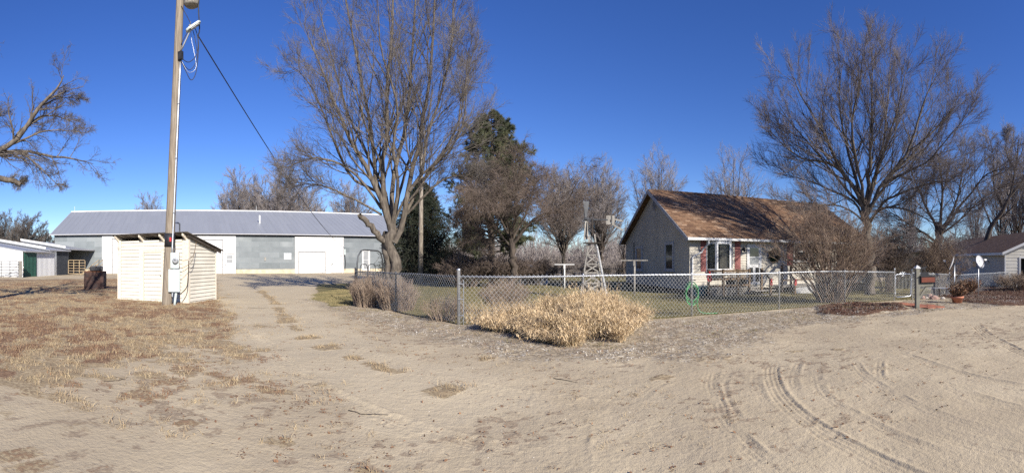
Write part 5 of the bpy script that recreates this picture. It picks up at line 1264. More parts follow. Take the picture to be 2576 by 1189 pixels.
# 3. tree further right behind it
D = 30.0
L3 = [
 lim([(2350, 728), (2352, 670), (2356, 620), (2362, 560)], .28, .22, 0, 0, 0),
 lim([(2360, 580), (2330, 520), (2300, 450), (2280, 390)], .14, .02, 0, 1), lim([(2362, 580), (2370, 500), (2365, 420), (2350, 360)], .14, .02, 0, -1),
 lim([(2364, 590), (2400, 540), (2440, 490), (2480, 440), (2540, 420)], .13, .02, 0, -1.5), lim([(2362, 590), (2400, 520), (2420, 440), (2430, 380)], .13, .02, 0, 1.5),
 lim([(2358, 610), (2300, 570), (2250, 540), (2210, 520)], .10, .015, 0, -2), lim([(2364, 590), (2420, 550), (2470, 500), (2520, 470), (2560, 450)], .10, .015, 0, 1),
 lim([(2360, 620), (2320, 600), (2270, 600), (2220, 610)], .08, .012, 0, -3.)]
make_tree('bare_tree', W(2350, D), L3, [LV(13, .15, .6, .55, 8, .05, .09, .55, .013, sides=4), LV(9, .1, .45, .55, 6, .02, .09, .55, .009, angv=.2), LV(7, .1, .4, .6, 4, .01, .1, .6, .007, lmin=.4, angv=.2), LV(2, .2, .4, .6, 3, .0, .1, .6, .006, lmin=.3)],
  13, 'wide dark bare tree standing behind the garden shed and shrub at right', mtrunk='barkdark', mtwig='twigpurple')
# 4. leaning tree and slim trees at the right edge
D = 46.0
make_tree('bare_tree', W(2478, D), [lim([(2476, 690), (2485, 600), (2510, 550), (2538, 500), (2556, 420), (2562, 350)], .42, .05, 0, 0), lim([(2540, 495), (2580, 440), (2600, 380), (2610, 330)], .2, .03, 0, 1), lim([(2525, 525), (2500, 470), (2500, 400), (2490, 350)], .16, .03, 0, -1), lim([(2553, 430), (2530, 380), (2535, 340)], .12, .02, 0, 2)],
  [LV(10, .3, .6, .42, 7, .10, .12, .5, .02, sides=4), LV(8, .1, .6, .5, 5, .05, .15, .6, .012), LV(7, .1, .6, .5, 4, .03, .2, .6, .009, lmin=.4), LV(3, .2, .6, .5, 3, .0, .2, .6, .008, lmin=.3)], 14, 'bare tree with a strongly leaning trunk rising behind the garage roof', mtrunk='barkdark', mtwig='twigfar')

def generic_limbs(H, spread, seed, nl=9, fork=.3, r=.3, up=.5, lean=0.):
    r_ = np.random.default_rng(seed); L = []
    L.append(([(0, 0, -.2), (lean*.3, 0, H*fork*.5), (lean*.6, 0, H*fork)], r, r*.75, 0))
    for k in range(nl):
        a = 2*pi*k/nl+r_.normal()*.4; f = (k+.5)/nl; q_ = math.sqrt((k+.3)/nl); sp = spread*q_*.95; hh = H*(.42+.58*math.sqrt(max(0, 1-(q_*.96)**2)))*(.93+.14*r_.random()); a = k*2.4+r_.normal()*.3
        z0 = H*fork*(.85+.3*r_.random()); x0 = lean*.6
        L.append(([(x0, 0, min(z0, H*fork)), (x0+cos(a)*sp*.35, sin(a)*sp*.35, z0+(hh-z0)*.3), (x0+cos(a)*sp*.7, sin(a)*sp*.7, z0+(hh-z0)*.62), (x0+cos(a)*sp, sin(a)*sp, hh)], r*.55, r*.08, 1))
    return L
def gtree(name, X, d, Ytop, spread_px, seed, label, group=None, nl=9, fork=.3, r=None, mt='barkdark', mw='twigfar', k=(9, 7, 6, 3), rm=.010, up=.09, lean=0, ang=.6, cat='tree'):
    b = W(X, d); H = EYE+(HY-Ytop)/F*d-b.z; H *= .93; sp = spread_px*d/F
    r = r or H*.022
    L = [([(b.x+p[0], b.y+p[1], b.z+p[2]) for p in l[0]], l[1], l[2], l[3]) for l in generic_limbs(H, sp*.92, seed, nl, fork, r, lean=lean)]
    lv = [LV(k[0], .15, ang, .48, 7, up, .09, .5, rm*1.7, sides=4, angv=.2), LV(k[1], .1, ang*.8, .52, 5, up*.6, .10, .6, rm*1.1, angv=.2), LV(k[2], .1, ang*.75, .55, 4, up*.4, .12, .6, rm*.85, lmin=H*.03, angv=.2)]
    if k[3] > 2: lv.append(LV(2, .2, ang*.7, .6, 3, 0, .12, .6, rm*.75, lmin=H*.025, angv=.2))
    return make_tree(name, b, L, lv, seed, label, cat, group, mt, mw, 8)
g_far = 'bare trees far behind the barn'
ta = gtree('bare_tree', 598, 80, 446, 60, 21, 'rounded bare tree behind the barn roof, left of the pair near its middle', g_far, nl=20, fork=.15, rm=.018, k=(10, 8, 6, 3))
gtree('bare_tree', 712, 78, 438, 82, 22, 'broad bare tree behind the barn roof, right of the pair near its middle', g_far, nl=24, fork=.15, rm=.018, k=(10, 8, 6, 3))
copy_tree(ta, W(650, 84), 2.0, .98, 'bare tree squeezed between the rounded and the broad tree behind the barn')
copy_tree(ta, W(376, 95), 1.0, .88, 'small distant bare crown peeking over the barn roof left of the utility pole')
copy_tree(ta, W(778, 88), 3.0, .9, 'bare tree behind the barn half hidden by the twin-trunk tree branches')
copy_tree(ta, W(880, 86), 4.0, .95, 'bare tree behind the barn seen through the middle of the twin-trunk tree')
g_l = 'bare trees behind the stock shed'
tb = gtree('bare_tree', 70, 62, 545, 60, 23, 'bushy bare tree behind the stock shed, nearest the barn corner', g_l, nl=20, fork=.1, rm=.014, k=(9, 8, 6, 3), up=.05, mw='twig')
copy_tree(tb, W(10, 66), 1.7, 1.08, 'bushy bare tree behind the white shed wall at the left edge')
copy_tree(tb, W(-50, 60), 2.7, 1.0, 'bushy bare tree cut by the left edge of the photo')
copy_tree(tb, W(118, 72), 4.1, .75, 'lowest bushy bare tree touching the left end of the barn')
# trees behind the yard
gtree('bare_tree', 1418, 37, 418, 70, 31, 'rounded bare tree with forked trunks left of the windmill', 'bare trees behind the back yard', nl=18, fork=.24, rm=.0085, k=(12, 9, 7, 4), mt='bark', mw='twigfar')
gtree('bare_tree', 1512, 44, 428, 60, 32, 'pale bare tree directly behind the windmill', 'bare trees behind the back yard', nl=16, fork=.22, rm=.0095, k=(11, 8, 7, 4), mw='twigfar')
gtree('bare_tree', 1655, 48, 384, 88, 33, 'bare tree above the left half of the farmhouse ridge', 'bare trees behind the farmhouse', nl=14, fork=.22, rm=.010, k=(10, 7, 5, 3), mw='twigfar')
gtree('bare_tree', 1842, 50, 392, 84, 34, 'bare tree above the right half of the farmhouse ridge', 'bare trees behind the farmhouse', nl=14, fork=.2, rm=.010, k=(10, 7, 5, 3), mw='twigfar')
gtree('bare_tree', 1568, 40, 548, 26, 35, 'small slim bare tree just left of the house gable', 'bare trees behind the farmhouse', nl=6, fork=.3, rm=.009, k=(8, 6, 4, 2), mt='barkdark', mw='twigfar')
tf = gtree('bare_tree', 2556, 60, 332, 40, 36, 'tall slim bare tree nearest the right edge of the photo', 'slim bare trees behind the garage', nl=8, fork=.15, rm=.012, k=(12, 8, 6, 2), up=.14, ang=.4, mw='twigfar')
copy_tree(tf, W(2520, 66), 2, .98, 'tall slim bare tree left of the one at the right edge')
copy_tree(tf, W(2600, 58), 4, 1.0, 'tall slim bare tree cut off by the right edge of the photo')
copy_tree(tf, W(2455, 75), 3, .78, 'shortest slim bare tree behind the middle of the garage roof')
copy_tree(tf, W(2290, 70), 5, .86, 'slim bare tree seen through the largest spreading tree')
# dark drooping tree in front of the pine
D = 25.5
L5 = [lim([(1291, 735), (1291, 690), (1290, 650), (1287, 610)], .22, .18, 0, 0, 0),
 lim([(1289, 615), (1312, 585), (1335, 558), (1365, 540), (1400, 530), (1430, 500), (1450, 460)], .13, .02, 0, -.5),
 lim([(1288, 620), (1275, 560), (1265, 500), (1252, 460), (1245, 435)], .12, .02, 0, .8), lim([(1288, 610), (1295, 540), (1300, 490), (1294, 440), (1287, 405)], .12, .02, 0, -.5),
 lim([(1286, 620), (1250, 580), (1215, 540), (1185, 525), (1168, 518)], .09, .015, 0, -1), lim([(1290, 600), (1330, 520), (1343, 470), (1347, 450)], .09, .015, 0, 1.5),
 lim([(1286, 625), (1245, 600), (1200, 580), (1165, 570)], .07, .012, 0, 1), lim([(1284, 600), (1240, 520), (1208, 490), (1198, 475)], .09, .015, 0, 1.8), lim([(1290, 600), (1300, 540), (1330, 500), (1350, 500)], .08, .015, 0, -3), lim([(1288, 600), (1270, 540), (1230, 500), (1200, 490)], .08, .015, 0, -3)]
make_tree('bare_tree', W(1291, D), L5, [LV(12, .2, .7, .5, 8, .02, .12, .5, .010, sides=4), LV(9, .1, .7, .55, 6, -.08, .12, .6, .0065), LV(7, .1, .6, .55, 5, -.16, .12, .6, .0055, lmin=.35), LV(3, .2, .5, .6, 4, -.2, .12, .6, .0048, lmin=.3)],
  15, 'dark trunked bare tree with drooping twigs in front of the tall pine', mtrunk='barkdark', mtwig='twigbrown')
D = 29.0
make_tree('bare_tree', W(1236, D), [lim([(1236, 722), (1236, 660), (1234, 600), (1225, 520), (1222, 470)], .2, .05, 0, 0), lim([(1235, 640), (1200, 580), (1165, 530), (1140, 500)], .09, .015, 0, 1), lim([(1235, 620), (1262, 560), (1280, 520)], .08, .015, 0, -1)],
  [LV(10, .2, .8, .5, 7, -.0, .12, .5, .010, sides=4), LV(9, .1, .7, .5, 5, -.08, .15, .6, .007), LV(8, .1, .6, .55, 4, -.1, .15, .6, .006, lmin=.35)], 16, 'thinner dark bare tree just left of the drooping tree', mtrunk='barkdark', mtwig='twigbrown')
# 5. tree at the left edge, trunk outside the frame
D = 15.0
L6 = [lim([(-190, 790), (-185, 650), (-170, 520), (-150, 430)], .34, .24, 0, 0, 0),
 lim([(-155, 440), (-100, 410), (-40, 395), (0, 376), (40, 352), (75, 308), (100, 270), (128, 238), (150, 215), (160, 190)], .17, .02, 0, -.3),
 lim([(-120, 420), (-60, 400), (0, 386), (60, 380), (120, 392), (170, 398), (205, 405), (235, 412)], .10, .012, 0, .4), lim([(20, 366), (60, 350), (110, 330), (160, 328), (215, 335)], .05, .01, -.1, -.5),
 lim([(55, 335), (90, 300), (130, 290), (165, 300), (190, 310)], .045, .01, -.2, .5), lim([(0, 376), (50, 385), (90, 410), (120, 440), (150, 470)], .05, .01, 0, -1), 
 lim([(-150, 470), (-90, 450), (-40, 446), (0, 448), (30, 455), (52, 464)], .12, .075, 0, -.2, 0), lim([(-30, 446), (20, 455), (45, 462), (60, 458)], .05, .01, -.1, .1),
 lim([(100, 268), (140, 250), (170, 245), (205, 250)], .035, .008, -.2, .4), lim([(-100, 410), (-60, 340), (-20, 300), (10, 290)], .09, .01, 0, 1), lim([(-150, 440), (-200, 330), (-260, 220)], .2, .03, 0, 0), lim([(-150, 440), (-130, 300), (-120, 160), (-130, 40)], .2, .03, 0, 1.5), lim([(-150, 440), (-240, 400), (-340, 340)], .14, .02, 0, 1), lim([(-150, 450), (-170, 300), (-200, 100)], .16, .02, 0, -2)]
make_tree('bare_tree', W(-190, D), L6, [LV(13, .15, .7, .36, 8, .02, .14, .5, .009, sides=5), LV(9, .1, .6, .5, 6, .0, .15, .6, .0055), LV(5, .1, .7, .5, 4, -.02, .25, .6, .004, lmin=.12), LV(2, .2, .7, .6, 3, 0, .2, .6, .0035, lmin=.08)],
  17, 'gnarled bare tree reaching in from the left edge with a sawn-off stub', mtrunk='bark', mtwig='twig')

# ------------------------------------------------------------------ conifers
def conifer(name, X, d, Ytop, half_px, seed, label, kind):
    r_ = np.random.default_rng(seed); b = W(X, d); H = EYE+(HY-Ytop)/F*d-b.z; Rm = half_px*d/F
    root = empty(name, b, 0, label, 'tree')
    MB().tube([(0, 0, -.2), (.03, 0, H*.5), (0, 0, H*.97)], [H*.022, H*.014, .03], 10).build('trunk', M['barkdark'], root, True)
    P = []; 
    if kind == 'spruce':
        nb = 620
        z = H*(.015+.97*(np.arange(nb)+r_.random(nb))/nb); a = r_.random(nb)*2*pi; rad = Rm*(1-z/H)**.6*(.75+.35*r_.random(nb)); rad = np.maximum(rad, .15)
        n = 8; t = np.linspace(0, 1, n)[None, :]
        P = np.stack([np.cos(a)[:, None]*rad[:, None]*t, np.sin(a)[:, None]*rad[:, None]*t, z[:, None]-rad[:, None]*(.30*t-.12*t**3)], -1)
        R = np.full((nb, n), .02)*np.linspace(1, .3, n)
        # side sprays
        P2, R2 = spawn(P, R, 14, r_, t0=.15, ang=.9, ratio=.42, n=4, up=-.10, wig=.1, rr=.6, rmin=.006, angv=.15, short=.6)
        src, nn, nl, wd = P2, 30, .11, .022
    else:
        nb = 120
        z = H*(.15+.84*(np.arange(nb)+r_.random(nb))/nb); a = r_.random(nb)*2*pi; prof = np.interp(z/H, [0, .25, .5, .72, .86, .95, 1], [.6, .9, 1, .86, .56, .26, .08]); rad = Rm*prof*(.5+.5*r_.random(nb))
        n = 8; t = np.linspace(0, 1, n)[None, :]
        P = np.stack([np.cos(a)[:, None]*rad[:, None]*t, np.sin(a)[:, None]*rad[:, None]*t, z[:, None]+rad[:, None]*(-.05*t+.28*t*t)], -1)
        R = np.full((nb, n), .05)*np.linspace(1, .3, n)
        P1, R1 = spawn(P, R, 7, r_, t0=.35, ang=.7, ratio=.34, n=5, up=.15, wig=.1, rr=.6, rmin=.015, short=.3)
        P2, R2 = spawn(P1, R1, 6, r_, t0=.3, ang=.8, ratio=.6, n=4, up=.15, wig=.1, rr=.6, rmin=.01, short=.2)
        src, nn, nl, wd = P2, 42, .26, .032
        P2b = P1
    V, Q = joinVQ([tubes(P, R, 4), tubes(P2, R2, 3)]); link('branches', fast_mesh('branches', V, Q), M['barkdark'], root)
    m_ = len(src)*nn; i = np.repeat(np.arange(len(src)), nn); t = r_.random(m_)*(src.shape[1]-1.001)
    if kind == 'pine': t = (src.shape[1]-1.001)*(1-(1-t/(src.shape[1]-1))**1.0*.75)
    k = t.astype(int); w = (t-k)[:, None]; c = src[i, k]*(1-w)+src[i, k+1]*w
    dr = src[i, -1]-src[i, 0]; dr /= np.linalg.norm(dr, axis=1, keepdims=True)+1e-9
    u = dr*(.6 if kind == 'spruce' else .55)+r_.normal(size=(m_, 3))*.55
    if kind == 'spruce': u[:, 2] -= .25
    else: u[:, 2] += .35
    u /= np.linalg.norm(u, axis=1, keepdims=True); v = np.cross(u, r_.normal(size=(m_, 3))); v /= np.linalg.norm(v, axis=1, keepdims=True)
    l = (nl*(.6+.7*r_.random(m_)))[:, None]
    V = np.stack([c-v*wd*.5, c+v*wd*.5, c+u*l], 1).reshape(-1, 3); Q = np.arange(m_*3).reshape(-1, 3)
    link('crown', fast_mesh('crown', V, Q), M['spruce' if kind == 'spruce' else 'pine'], root)
conifer('spruce_tree', 1062, 34, 455, 132, 41, 'dense dark blue green spruce behind the twin-trunk tree', 'spruce')
conifer('pine_tree', 1236, 35, 283, 112, 42, 'tall open pine with tufted green crown behind the drooping tree', 'pine')

# ------------------------------------------------------------------ shrubs
def shrub(name, X, d, Ytop, half_px, seed, label, nst=60, k=(6, 6, 5), rm=.0045, mat_='bushtwig', base_r=.35, group=None, up=.03, cat='shrub', ang=.6, sr=1.):
    r_ = np.random.default_rng(seed); b = W(X, d); b.z = gz(b.x, b.y)[0] if d < 30 else b.z; H = EYE+(HY-Ytop)/F*d-b.z; Rm = half_px*d/F
    root = empty(name, b, 0, label, cat, group)
    a = r_.random(nst)*2*pi; q = np.sqrt(r_.random(nst)); n = 9; t = np.linspace(0, 1, n)[None, :]
    out = (Rm*q)[:, None]*t**1.15; hh = (H*(1-.38*q**2)*(.75+.3*r_.random(nst)))[:, None]*(1-(1-t)**1.25)
    P = np.stack([np.cos(a)[:, None]*(base_r*q[:, None]+out), np.sin(a)[:, None]*(base_r*q[:, None]+out), hh-.05], -1); P[:, 1:] += r_.normal(size=P[:, 1:].shape)*.03*H/3
    R = np.full((nst, n), 1)*np.linspace(.022, .008, n)*max(1, H/3.2)
    R = np.maximum(R*(.6+.6*r_.random((nst, 1)))*sr, rm)
    V, Q = tubes(P, R, 5); link('stems', fast_mesh('stems', V, Q, True), M[mat_], root)
    T_ = []
    for j, kk in enumerate(k):
        P, R = spawn(P, R, kk, r_, t0=.3 if j == 0 else .1, ang=ang, ratio=(.4, .5, .55)[j], n=(6, 5, 4)[j], up=up, wig=.17, rr=.6, rmin=rm*(1.3, 1, .85)[j], lmin=.12)
        T_.append(tubes(P, R, 3))
    V, Q = joinVQ(T_); link('twigs', fast_mesh('twigs', V, Q), M[mat_], root)
    return root
shrub('lilac_shrub', 2090, 18.2, 520, 142, 51, 'huge reddish brown many stemmed shrub behind the fence in front of the farmhouse', 95, (8, 6, 4), .0042, base_r=.5)
shrub('lilac_shrub', 2366, 26.5, 596, 58, 52, 'rounded brown shrub in front of the garden shed near the satellite dishes', 70, (7, 6, 4), .0055, group=None)
shrub('lilac_shrub', 2230, 29, 580, 70, 53, 'brown shrub under the tree right of the farmhouse corner', 50, (8, 6, 5), .006, 'twigbrown')
shrub('lilac_shrub', 2556, 31, 690, 48, 54, 'low grey tangled shrub along the fence before the garage door', 90, (6, 5, 3), .005, 'brush')
for i, (X, d, Y, hw, lab) in enumerate(((1170, 27.5, 640, 45, 'dark brown thicket right of the spruce before the lean-to'), (1262, 28, 640, 42, 'brown thicket between the two dark tree trunks'), (1345, 30, 648, 40, 'brown thicket behind the white coop'), (1395, 42, 640, 50, 'grey brown thicket left of the white clothesline post'), (1460, 46, 645, 50, 'grey thicket behind the windmill legs'), (1548, 44, 650, 40, 'pale thicket left of the house corner'))):
    shrub('thicket_shrub', X, d, Y, hw, 60+i, lab, 60, (8, 6, 4), .007 if d < 40 else .01, 'twigbrown' if i < 3 else 'twigfar', .6, 'thicket shrubs behind the back yard')
shrub('stick_shrub', 938, 15.9, 690, 16, 71, 'dense grey upright sticks just behind the left fence run', 620, (3, 1), .0035, 'brush', .62, up=.12, ang=.25, sr=.3)
shrub('stick_shrub', 1000, 14.9, 698, 18, 72, 'pale upright sticks around the middle post of the left fence', 420, (3, 1), .0035, 'brush', .5, up=.12, ang=.25, sr=.3)
shrub('stick_shrub', 1120, 12.4, 740, 30, 73, 'low dead stalks inside the corner post of the fence', 130, (3, 2), .003, 'brush', .35, up=.1, ang=.3, sr=.3)
shrub('stick_shrub', 1272, 13.6, 700, 42, 74, 'grey fine twigged shrub behind the fence and straw grass', 120, (6, 4), .003, 'brush', .3, up=.05, sr=.35)
# small cedar at the tree foot
# far tree line closing the horizon
r_ = np.random.default_rng(77); far = []
def belt(a0, a1, d0, d1, n, h, seed, label, nm='far_woods'):
    r_ = np.random.default_rng(seed); P = []
    a = a0+(a1-a0)*r_.random(n); d = d0+(d1-d0)*r_.random(n); H_ = h*(.5+.6*r_.random(n))*(.75+.5*vnoise(a*20, a*0, seed))
    bx = d*np.sin(a); by = d*np.cos(a); m = 6; t = np.linspace(0, 1, m)[None, :]
    an = r_.random(n)*2*pi; sp = H_*.3*r_.random(n)
    P = np.stack([bx[:, None]+np.cos(an)[:, None]*sp[:, None]*t, by[:, None]+np.sin(an)[:, None]*sp[:, None]*t, -.6+H_[:, None]*t], -1); P[:, 1:] += r_.normal(size=P[:, 1:].shape)*.15
    R = np.full((n, m), .05)*np.linspace(1.6, .5, m)
    P2, R2 = spawn(P, R, 6, r_, t0=.15, ang=.5, ratio=.45, n=4, up=.08, wig=.15, rr=.6, rmin=.026)
    P3, R3 = spawn(P2, R2, 5, r_, t0=.15, ang=.5, ratio=.55, n=3, up=.05, wig=.2, rr=.6, rmin=.02)
    V, Q = joinVQ([tubes(P, R, 3), tubes(P2, R2, 3), tubes(P3, R3, 3)])
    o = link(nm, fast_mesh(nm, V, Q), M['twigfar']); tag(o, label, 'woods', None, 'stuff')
belt(-1.35, -.9, 95, 130, 700, 6, 81, 'low grey brown line of woods beyond the stock shed')
belt(-.35, .5, 62, 110, 2300, 5.5, 82, 'low grey brown line of woods beyond the back yard')
belt(.7, 1.4, 60, 110, 1500, 6, 83, 'grey brown line of woods beyond the garage')
# ------------------------------------------------------------------ grasses, stones, litter
def blades(name, base, L_, lean, W_, m, label, cat, bend=.5, n=4, seed=0, kind='stuff', rnd=.3, parent=None):
    """ribbon blades: base (N,3), length (N), lean dir (N,2)"""
    r_ = np.random.default_rng(seed); N_ = len(base); t = np.linspace(0, 1, n)[None, :, None]
    d = np.stack([lean[:, 0], lean[:, 1], np.zeros(N_)], 1)[:, None, :]; up = np.array([0, 0, 1.])[None, None, :]
    P = base[:, None, :]+L_[:, None, None]*(up*(t-bend*.5*t**2*np.linalg.norm(d, axis=2, keepdims=True))+d*(.25*t+.75*t**2)*.8)+r_.normal(size=(N_, n, 3))*L_[:, None, None]*.03*t
    ph = r_.random(N_)*2*pi; sd = np.stack([np.cos(ph), np.sin(ph), np.zeros(N_)], 1)[:, None, :]*(W_[:, None, None]*(1-.85*t**2)*.5)
    V = np.concatenate([P-sd, P+sd], 1).reshape(-1, 3); b = (np.arange(N_)*2*n)[:, None]; k = np.arange(n-1)[None, :]
    Q = np.stack([b+k, b+k+n, b+k+n+1, b+k+1], -1).reshape(-1, 4)
    o = link(name, fast_mesh(name, V, Q), M[m], parent)
    if parent is None: tag(o, label, cat, None, kind)
    return o
def scat(n, x0, x1, y0, y1, fn, seed, pw=1.0):
    r_ = np.random.default_rng(seed); x = x0+(x1-x0)*r_.random(n); y = y0+(y1-y0)*r_.random(n); p = fn(x, y)
    k = r_.random(n) < p*pw; return x[k], y[k]
def mask_at(key):
    A_ = MK[key]
    def f(x, y):
        i = np.clip(np.searchsorted(xs, x)-1, 0, nx-2); j = np.clip(np.searchsorted(ys, y)-1, 0, ny-2); return A_[j, i]
    return f
def tufts(name, x, y, per, L0, spread, m, label, seed, wd=.006, lean=.7, n=4, zoff=-.005):
    r_ = np.random.default_rng(seed); N_ = len(x)*per; X = np.repeat(x, per)+r_.normal(size=N_)*spread; Y = np.repeat(y, per)+r_.normal(size=N_)*spread
    a = r_.random(N_)*2*pi; ln = lean*(.3+.9*r_.random(N_)); Ls = np.repeat(.5+.9*r_.random(len(x)), per)*L0*(.5+.8*r_.random(N_))
    return blades(name, np.stack([X, Y, gz(X, Y)+zoff], 1), Ls, np.stack([np.cos(a)*ln, np.sin(a)*ln], 1), np.full(N_, wd)*(.6+.8*r_.random(N_)), m, label, 'grass', n=n, seed=seed)
fd, frd, fg, fl, fb = mask_at('dry'), mask_at('red'), mask_at('grav'), mask_at('lawn'), mask_at('bed')
nbx = fbm
# dry grass field at the left
x, y = scat(90000, -30, 1.0, 3.0, 26, lambda x, y: fd(x, y)*(1-frd(x, y)*.7)*np.clip(9/np.hypot(x, y), .2, 1)*(fbm(x*5, y*5, 90) > .42), 1)
nt_ = min(len(x), 24000); tufts('dry_grass', x[:nt_], y[:nt_], 8, .07, .04, 'straw2', 'pale dead grass covering the left side of the lot', 2, .006, 1.0)
x, y = scat(60000, -30, 1.0, 3.0, 26, lambda x, y: frd(x, y)*np.clip(9/np.hypot(x, y), .2, 1)*(fbm(x*5, y*5, 91) > .40), 3)
nt_ = min(len(x), 14000); tufts('rusty_grass', x[:nt_], y[:nt_], 8, .075, .04, 'redgrass', 'patches of rusty red dead grass in the dry grass', 4, .006, 1.0)
# lawn
x, y = scat(60000, -6, 24, 11, 34, lambda x, y: fl(x, y)*np.clip(14/np.hypot(x, y), .1, 1)**1.5, 5)
tufts('lawn_grass', x, y, 4, .045, .05, 'lawngrass', 'short dormant olive grass blades of the fenced lawn', 6, .008, .6, 3)
x, y = scat(30000, -9, -4, 15, 27, lambda x, y: mask_at('green')(x, y)*.8, 7)
tufts('verge_grass', x, y, 5, .05, .04, 'lawngrass', 'olive grass strip between the drive and the left fence', 8, .008, .7, 3)
# weeds in the gravel verge
x, y = scat(16000, -8, 20, 8, 18, lambda x, y: fg(x, y)*(fbm(x*1.5, y*1.5, 92) > .5)*.9, 9)
tufts('verge_weeds', x, y, 6, .06, .05, 'brush', 'grey dead weeds in the gravel strip outside the fence', 10, .005, 1.0)
x, y = scat(5000, -8, 20, 8, 18, lambda x, y: fg(x, y)*(fbm(x*1.1, y*1.1, 93) > .56)*.9, 11)
tufts('verge_greens', x, y, 8, .045, .05, 'lawngrass', 'low green weeds in the gravel strip near the corner post', 12, .009, 1.0, 3)
# tall straw coloured clump
clump = gpp([(1205, 806), (1235, 838), (1330, 868), (1420, 884), (1520, 880), (1598, 868), (1612, 830), (1640, 805), (1560, 797), (1360, 800)])
cl = np.array(clump); r_ = np.random.default_rng(88); n0 = 60000
x = cl[:, 0].min()-.1+(np.ptp(cl[:, 0])+.2)*r_.random(n0); y = cl[:, 1].min()-.3+(np.ptp(cl[:, 1])+.6)*r_.random(n0)
sdc = sdpoly(x, y, clump)+(fbm(x*1.6, y*1.6, 95)-.5)*.9+.12; k = (sdc < 0); x, y, sdc = x[k], y[k], sdc[k]
# clumping
kk = fbm(x*2.2, y*2.2, 96)+.12*r_.random(len(x)) > .50; x, y, sdc = x[kk][:15000], y[kk][:15000], sdc[kk][:15000]
cc = cl.mean(0); ang_ = np.arctan2(y-cc[1], x-cc[0])+r_.normal(size=len(x))*1.0
edge = np.clip(1+sdc/.9, 0, 1); hf = 1.1*(.26+.75*fbm(x*1.9, y*1.9, 97)**1.6)*np.clip(.6+(-sdc)*.6, .5, 1.05)*np.clip(1.0+.16*(x-2.0), .72, 1.22)
ln = (.25+.95*edge)*(.4+1.0*r_.random(len(x))); hf = hf*np.where(r_.random(len(x)) < .05, 1.45, 1)
root = empty('straw_grass_clump', (float(cc[0]), float(cc[1]), 0), 0, 'big sprawling clump of tall straw coloured grass before the front fence', 'ornamental grass')
bp3 = np.stack([x-cc[0], y-cc[1], gz(x, y)-.02], 1)
blades('stalks', bp3, hf*(.8+.5*r_.random(len(x))), np.stack([np.cos(ang_)*ln, np.sin(ang_)*ln], 1), np.full(len(x), .007), 'straw', None, None, .55, 6, 13, parent=root)
# leaves curling off the stalks
N_ = 60000; i = r_.integers(0, len(x), N_); t = .25+.75*r_.random(N_); d0 = np.stack([np.cos(ang_)*ln, np.sin(ang_)*ln], 1)[i]; Lh = (hf[i]*1.0)
base = bp3[i]+np.stack([d0[:, 0]*(.25*t+.75*t*t)*.8*Lh, d0[:, 1]*(.25*t+.75*t*t)*.8*Lh, Lh*(t-.275*t*t*np.linalg.norm(d0, axis=1))], 1)
a = r_.random(N_)*2*pi; lv_ = .6+.8*r_.random(N_)
blades('leaves', base, .10+.16*r_.random(N_), np.stack([np.cos(a)*lv_, np.sin(a)*lv_], 1), .008+.008*r_.random(N_), 'straw', None, None, 1.7, 4, 14, parent=root)
# a sparse skirt of straw behind the fence
x, y = scat(2600, -1.2, 3.6, 11.6, 12.8, lambda x, y: (fbm(x*2, y*2, 98) > .42)*.9, 15)
r2_ = np.random.default_rng(16); a = r2_.random(len(x))*2*pi
blades('straw_fringe', np.stack([x, y, gz(x, y)], 1), .3+.4*r2_.random(len(x)), np.stack([np.cos(a)*.5, np.sin(a)*.5], 1), np.full(len(x), .006), 'straw', 'loose straw stems growing through the fence behind the big clump', 'grass', .5, 5, 17)
# stones in the gravel
def stones(name, x, y, s, m, label, seed, flat=.6):
    r_ = np.random.default_rng(seed); N_ = len(x)
    u = np.array([[1, 0, 0], [.2, 1, 0], [-1, .1, 0], [-.1, -1, 0], [0, 0, 1], [0, 0, -1]], float)
    V = u[None]*(1+.35*r_.normal(size=(N_, 6, 1)))*s[:, None, None]; V[..., 2] *= flat
    a = r_.random(N_)*2*pi; ca, sa = np.cos(a)[:, None], np.sin(a)[:, None]
    V = np.stack([V[..., 0]*ca-V[..., 1]*sa+x[:, None], V[..., 0]*sa+V[..., 1]*ca+y[:, None], V[..., 2]+(gz(x, y)+s*.15)[:, None]], -1)
    f = np.array([[0, 1, 4], [1, 2, 4], [2, 3, 4], [3, 0, 4], [1, 0, 5], [2, 1, 5], [3, 2, 5], [0, 3, 5]])
    Q = (np.arange(N_)*6)[:, None, None]+f[None]
    o = link(name, fast_mesh(name, V.reshape(-1, 3), Q.reshape(-1, 3)), M[m]); tag(o, label, 'gravel', None, 'stuff')
x, y = scat(60000, -8, 22, 7, 19, lambda x, y: fg(x, y)*sstep((fbm(x*1.3, y*1.3, 99)-.48)*6)*.6, 18); r_ = np.random.default_rng(19)
stones('gravel', x, y, .010+.016*r_.random(len(x))**2, 'stone', 'pale crushed stone along the outside of the fence', 20)
x, y = scat(9000, -12, 16, 3.2, 14, lambda x, y: .6+0*x, 21); stones('scattered_pebbles', x, y, .003+.006*r_.random(len(x))**3, 'stone', 'tiny pale pebbles strewn over the sandy lot', 22)
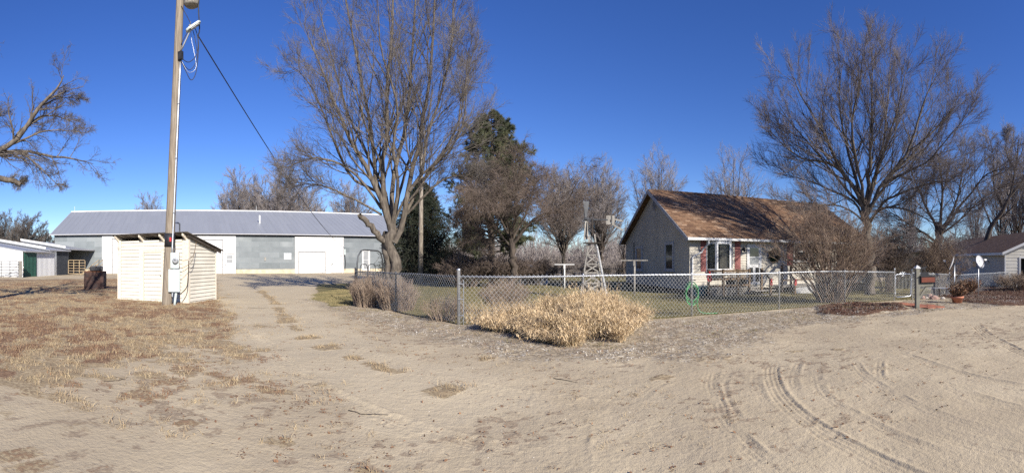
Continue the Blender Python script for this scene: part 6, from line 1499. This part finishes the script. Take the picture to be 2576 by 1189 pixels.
# litter: leaf and twig crumbs on the lot
fli = mask_at('litter')
def crumbs(name, x, y, s, m, label, seed, tilt=.5):
    r_ = np.random.default_rng(seed); N_ = len(x); u = r_.normal(size=(N_, 3)); u[:, 2] *= tilt; u /= np.linalg.norm(u, axis=1, keepdims=True); v = np.cross(u, np.array([0, 0, 1.])+r_.normal(size=(N_, 3))*.4); v /= np.linalg.norm(v, axis=1, keepdims=True)
    c = np.stack([x, y, gz(x, y)+.004+s*.25], 1); l = s[:, None]; w = l*(.2+.5*r_.random((N_, 1)))
    V = np.stack([c-u*l, c+v*w, c+u*l, c-v*w+[0, 0, .003]], 1).reshape(-1, 3); o = link(name, fast_mesh(name, V, np.arange(N_*4).reshape(-1, 4)), M[m]); tag(o, label, 'leaf litter', None, 'stuff')
x, y = scat(60000, -12, 16, 3.0, 15, lambda x, y: (.10+fli(x, y))*(1-fl(x, y))*np.clip(6/np.hypot(x, y), .3, 1), 23); crumbs('leaf_litter', x, y, .006+.016*r_.random(len(x))**2, 'leaf', 'small brown leaf crumbs scattered over the lot', 24)
fdr = mask_at('drive'); r_ = np.random.default_rng(60)
x, y = scat(3600, -12, 12, 3.2, 12, lambda x, y: (1-fl(x, y))*(1-fdr(x, y)*.85)*np.where(x < -.5, 1, .35)*(fbm(x*.8, y*.8, 61) > .42), 61)
n_ = 16; cxx = np.repeat(x, n_); cyy = np.repeat(y, n_); sp_ = np.repeat(.012+.05*r_.random(len(x))**2, n_)
cxx = cxx+r_.normal(size=len(cxx))*sp_*1.5; cyy = cyy+r_.normal(size=len(cyy))*sp_
crumbs('debris_clusters', cxx, cyy, .004+.012*r_.random(len(cxx))**2, 'leaf', 'small clusters of dark dead weed bits on the sandy lot', 62, .3)
x, y = scat(900, -11, 3, 3.2, 11, lambda x, y: (1-fdr(x, y))*(fbm(x*.9, y*.9, 63) > .48), 64); tufts('sparse_tufts', x, y, 14, .05, .035, 'straw2', 'thin sparse tufts of dead grass on the open sand', 65, .004, 1.3)
x, y = scat(30000, 8, 30, 10, 20, lambda x, y: fb(x, y), 25); crumbs('mulch_litter', x, y, .015+.03*r_.random(len(x)), 'mulchleaf', 'dark red leaf litter on the garden beds by the gate', 26)
x, y = scat(14000, 8, 34, 10, 22, lambda x, y: fb(x, y)*.6, 27); tufts('bed_stalks', x[:3500], y[:3500], 3, .12, .05, 'brush', 'short dead stalks standing in the garden beds by the gate', 28, .005, .7)
# fallen twigs
sticks = [(1423, 957, .36, -.45, 'dark curved stick on the sand right below the straw grass'), (925, 1042, .42, -.15, 'thin dark twig on the lower middle of the drive'), (650, 775, .7, -.05, 'thin dark twig across the left wheel track by the shed'), (289, 961, .3, .2, 'forked grey twig on the sand at lower left')]
for i, (X, Y, l, a, lab) in enumerate(sticks):
    p = GP(X, Y); r_ = np.random.default_rng(i+200); n = 7; pts = [(l*(k/(n-1)-.5), .06*l*sin(k*.9+i)+.01*r_.normal(), 0) for k in range(n)]
    ca, sa = cos(a-(X-CX)/F), sin(a-(X-CX)/F); P_ = []
    for q in pts:
        wx, wy = p.x+q[0]*ca-q[1]*sa, p.y+q[0]*sa+q[1]*ca; P_.append((wx-p.x, wy-p.y, gz(wx, wy)[0]+.008))
    o = MB().tube(P_, [.0055-.0005*k for k in range(n)], 5).build('fallen_stick', M['barkdark'], None, True); o.location = (p.x, p.y, 0); tag(o, lab, 'stick', 'sticks lying on the lot')
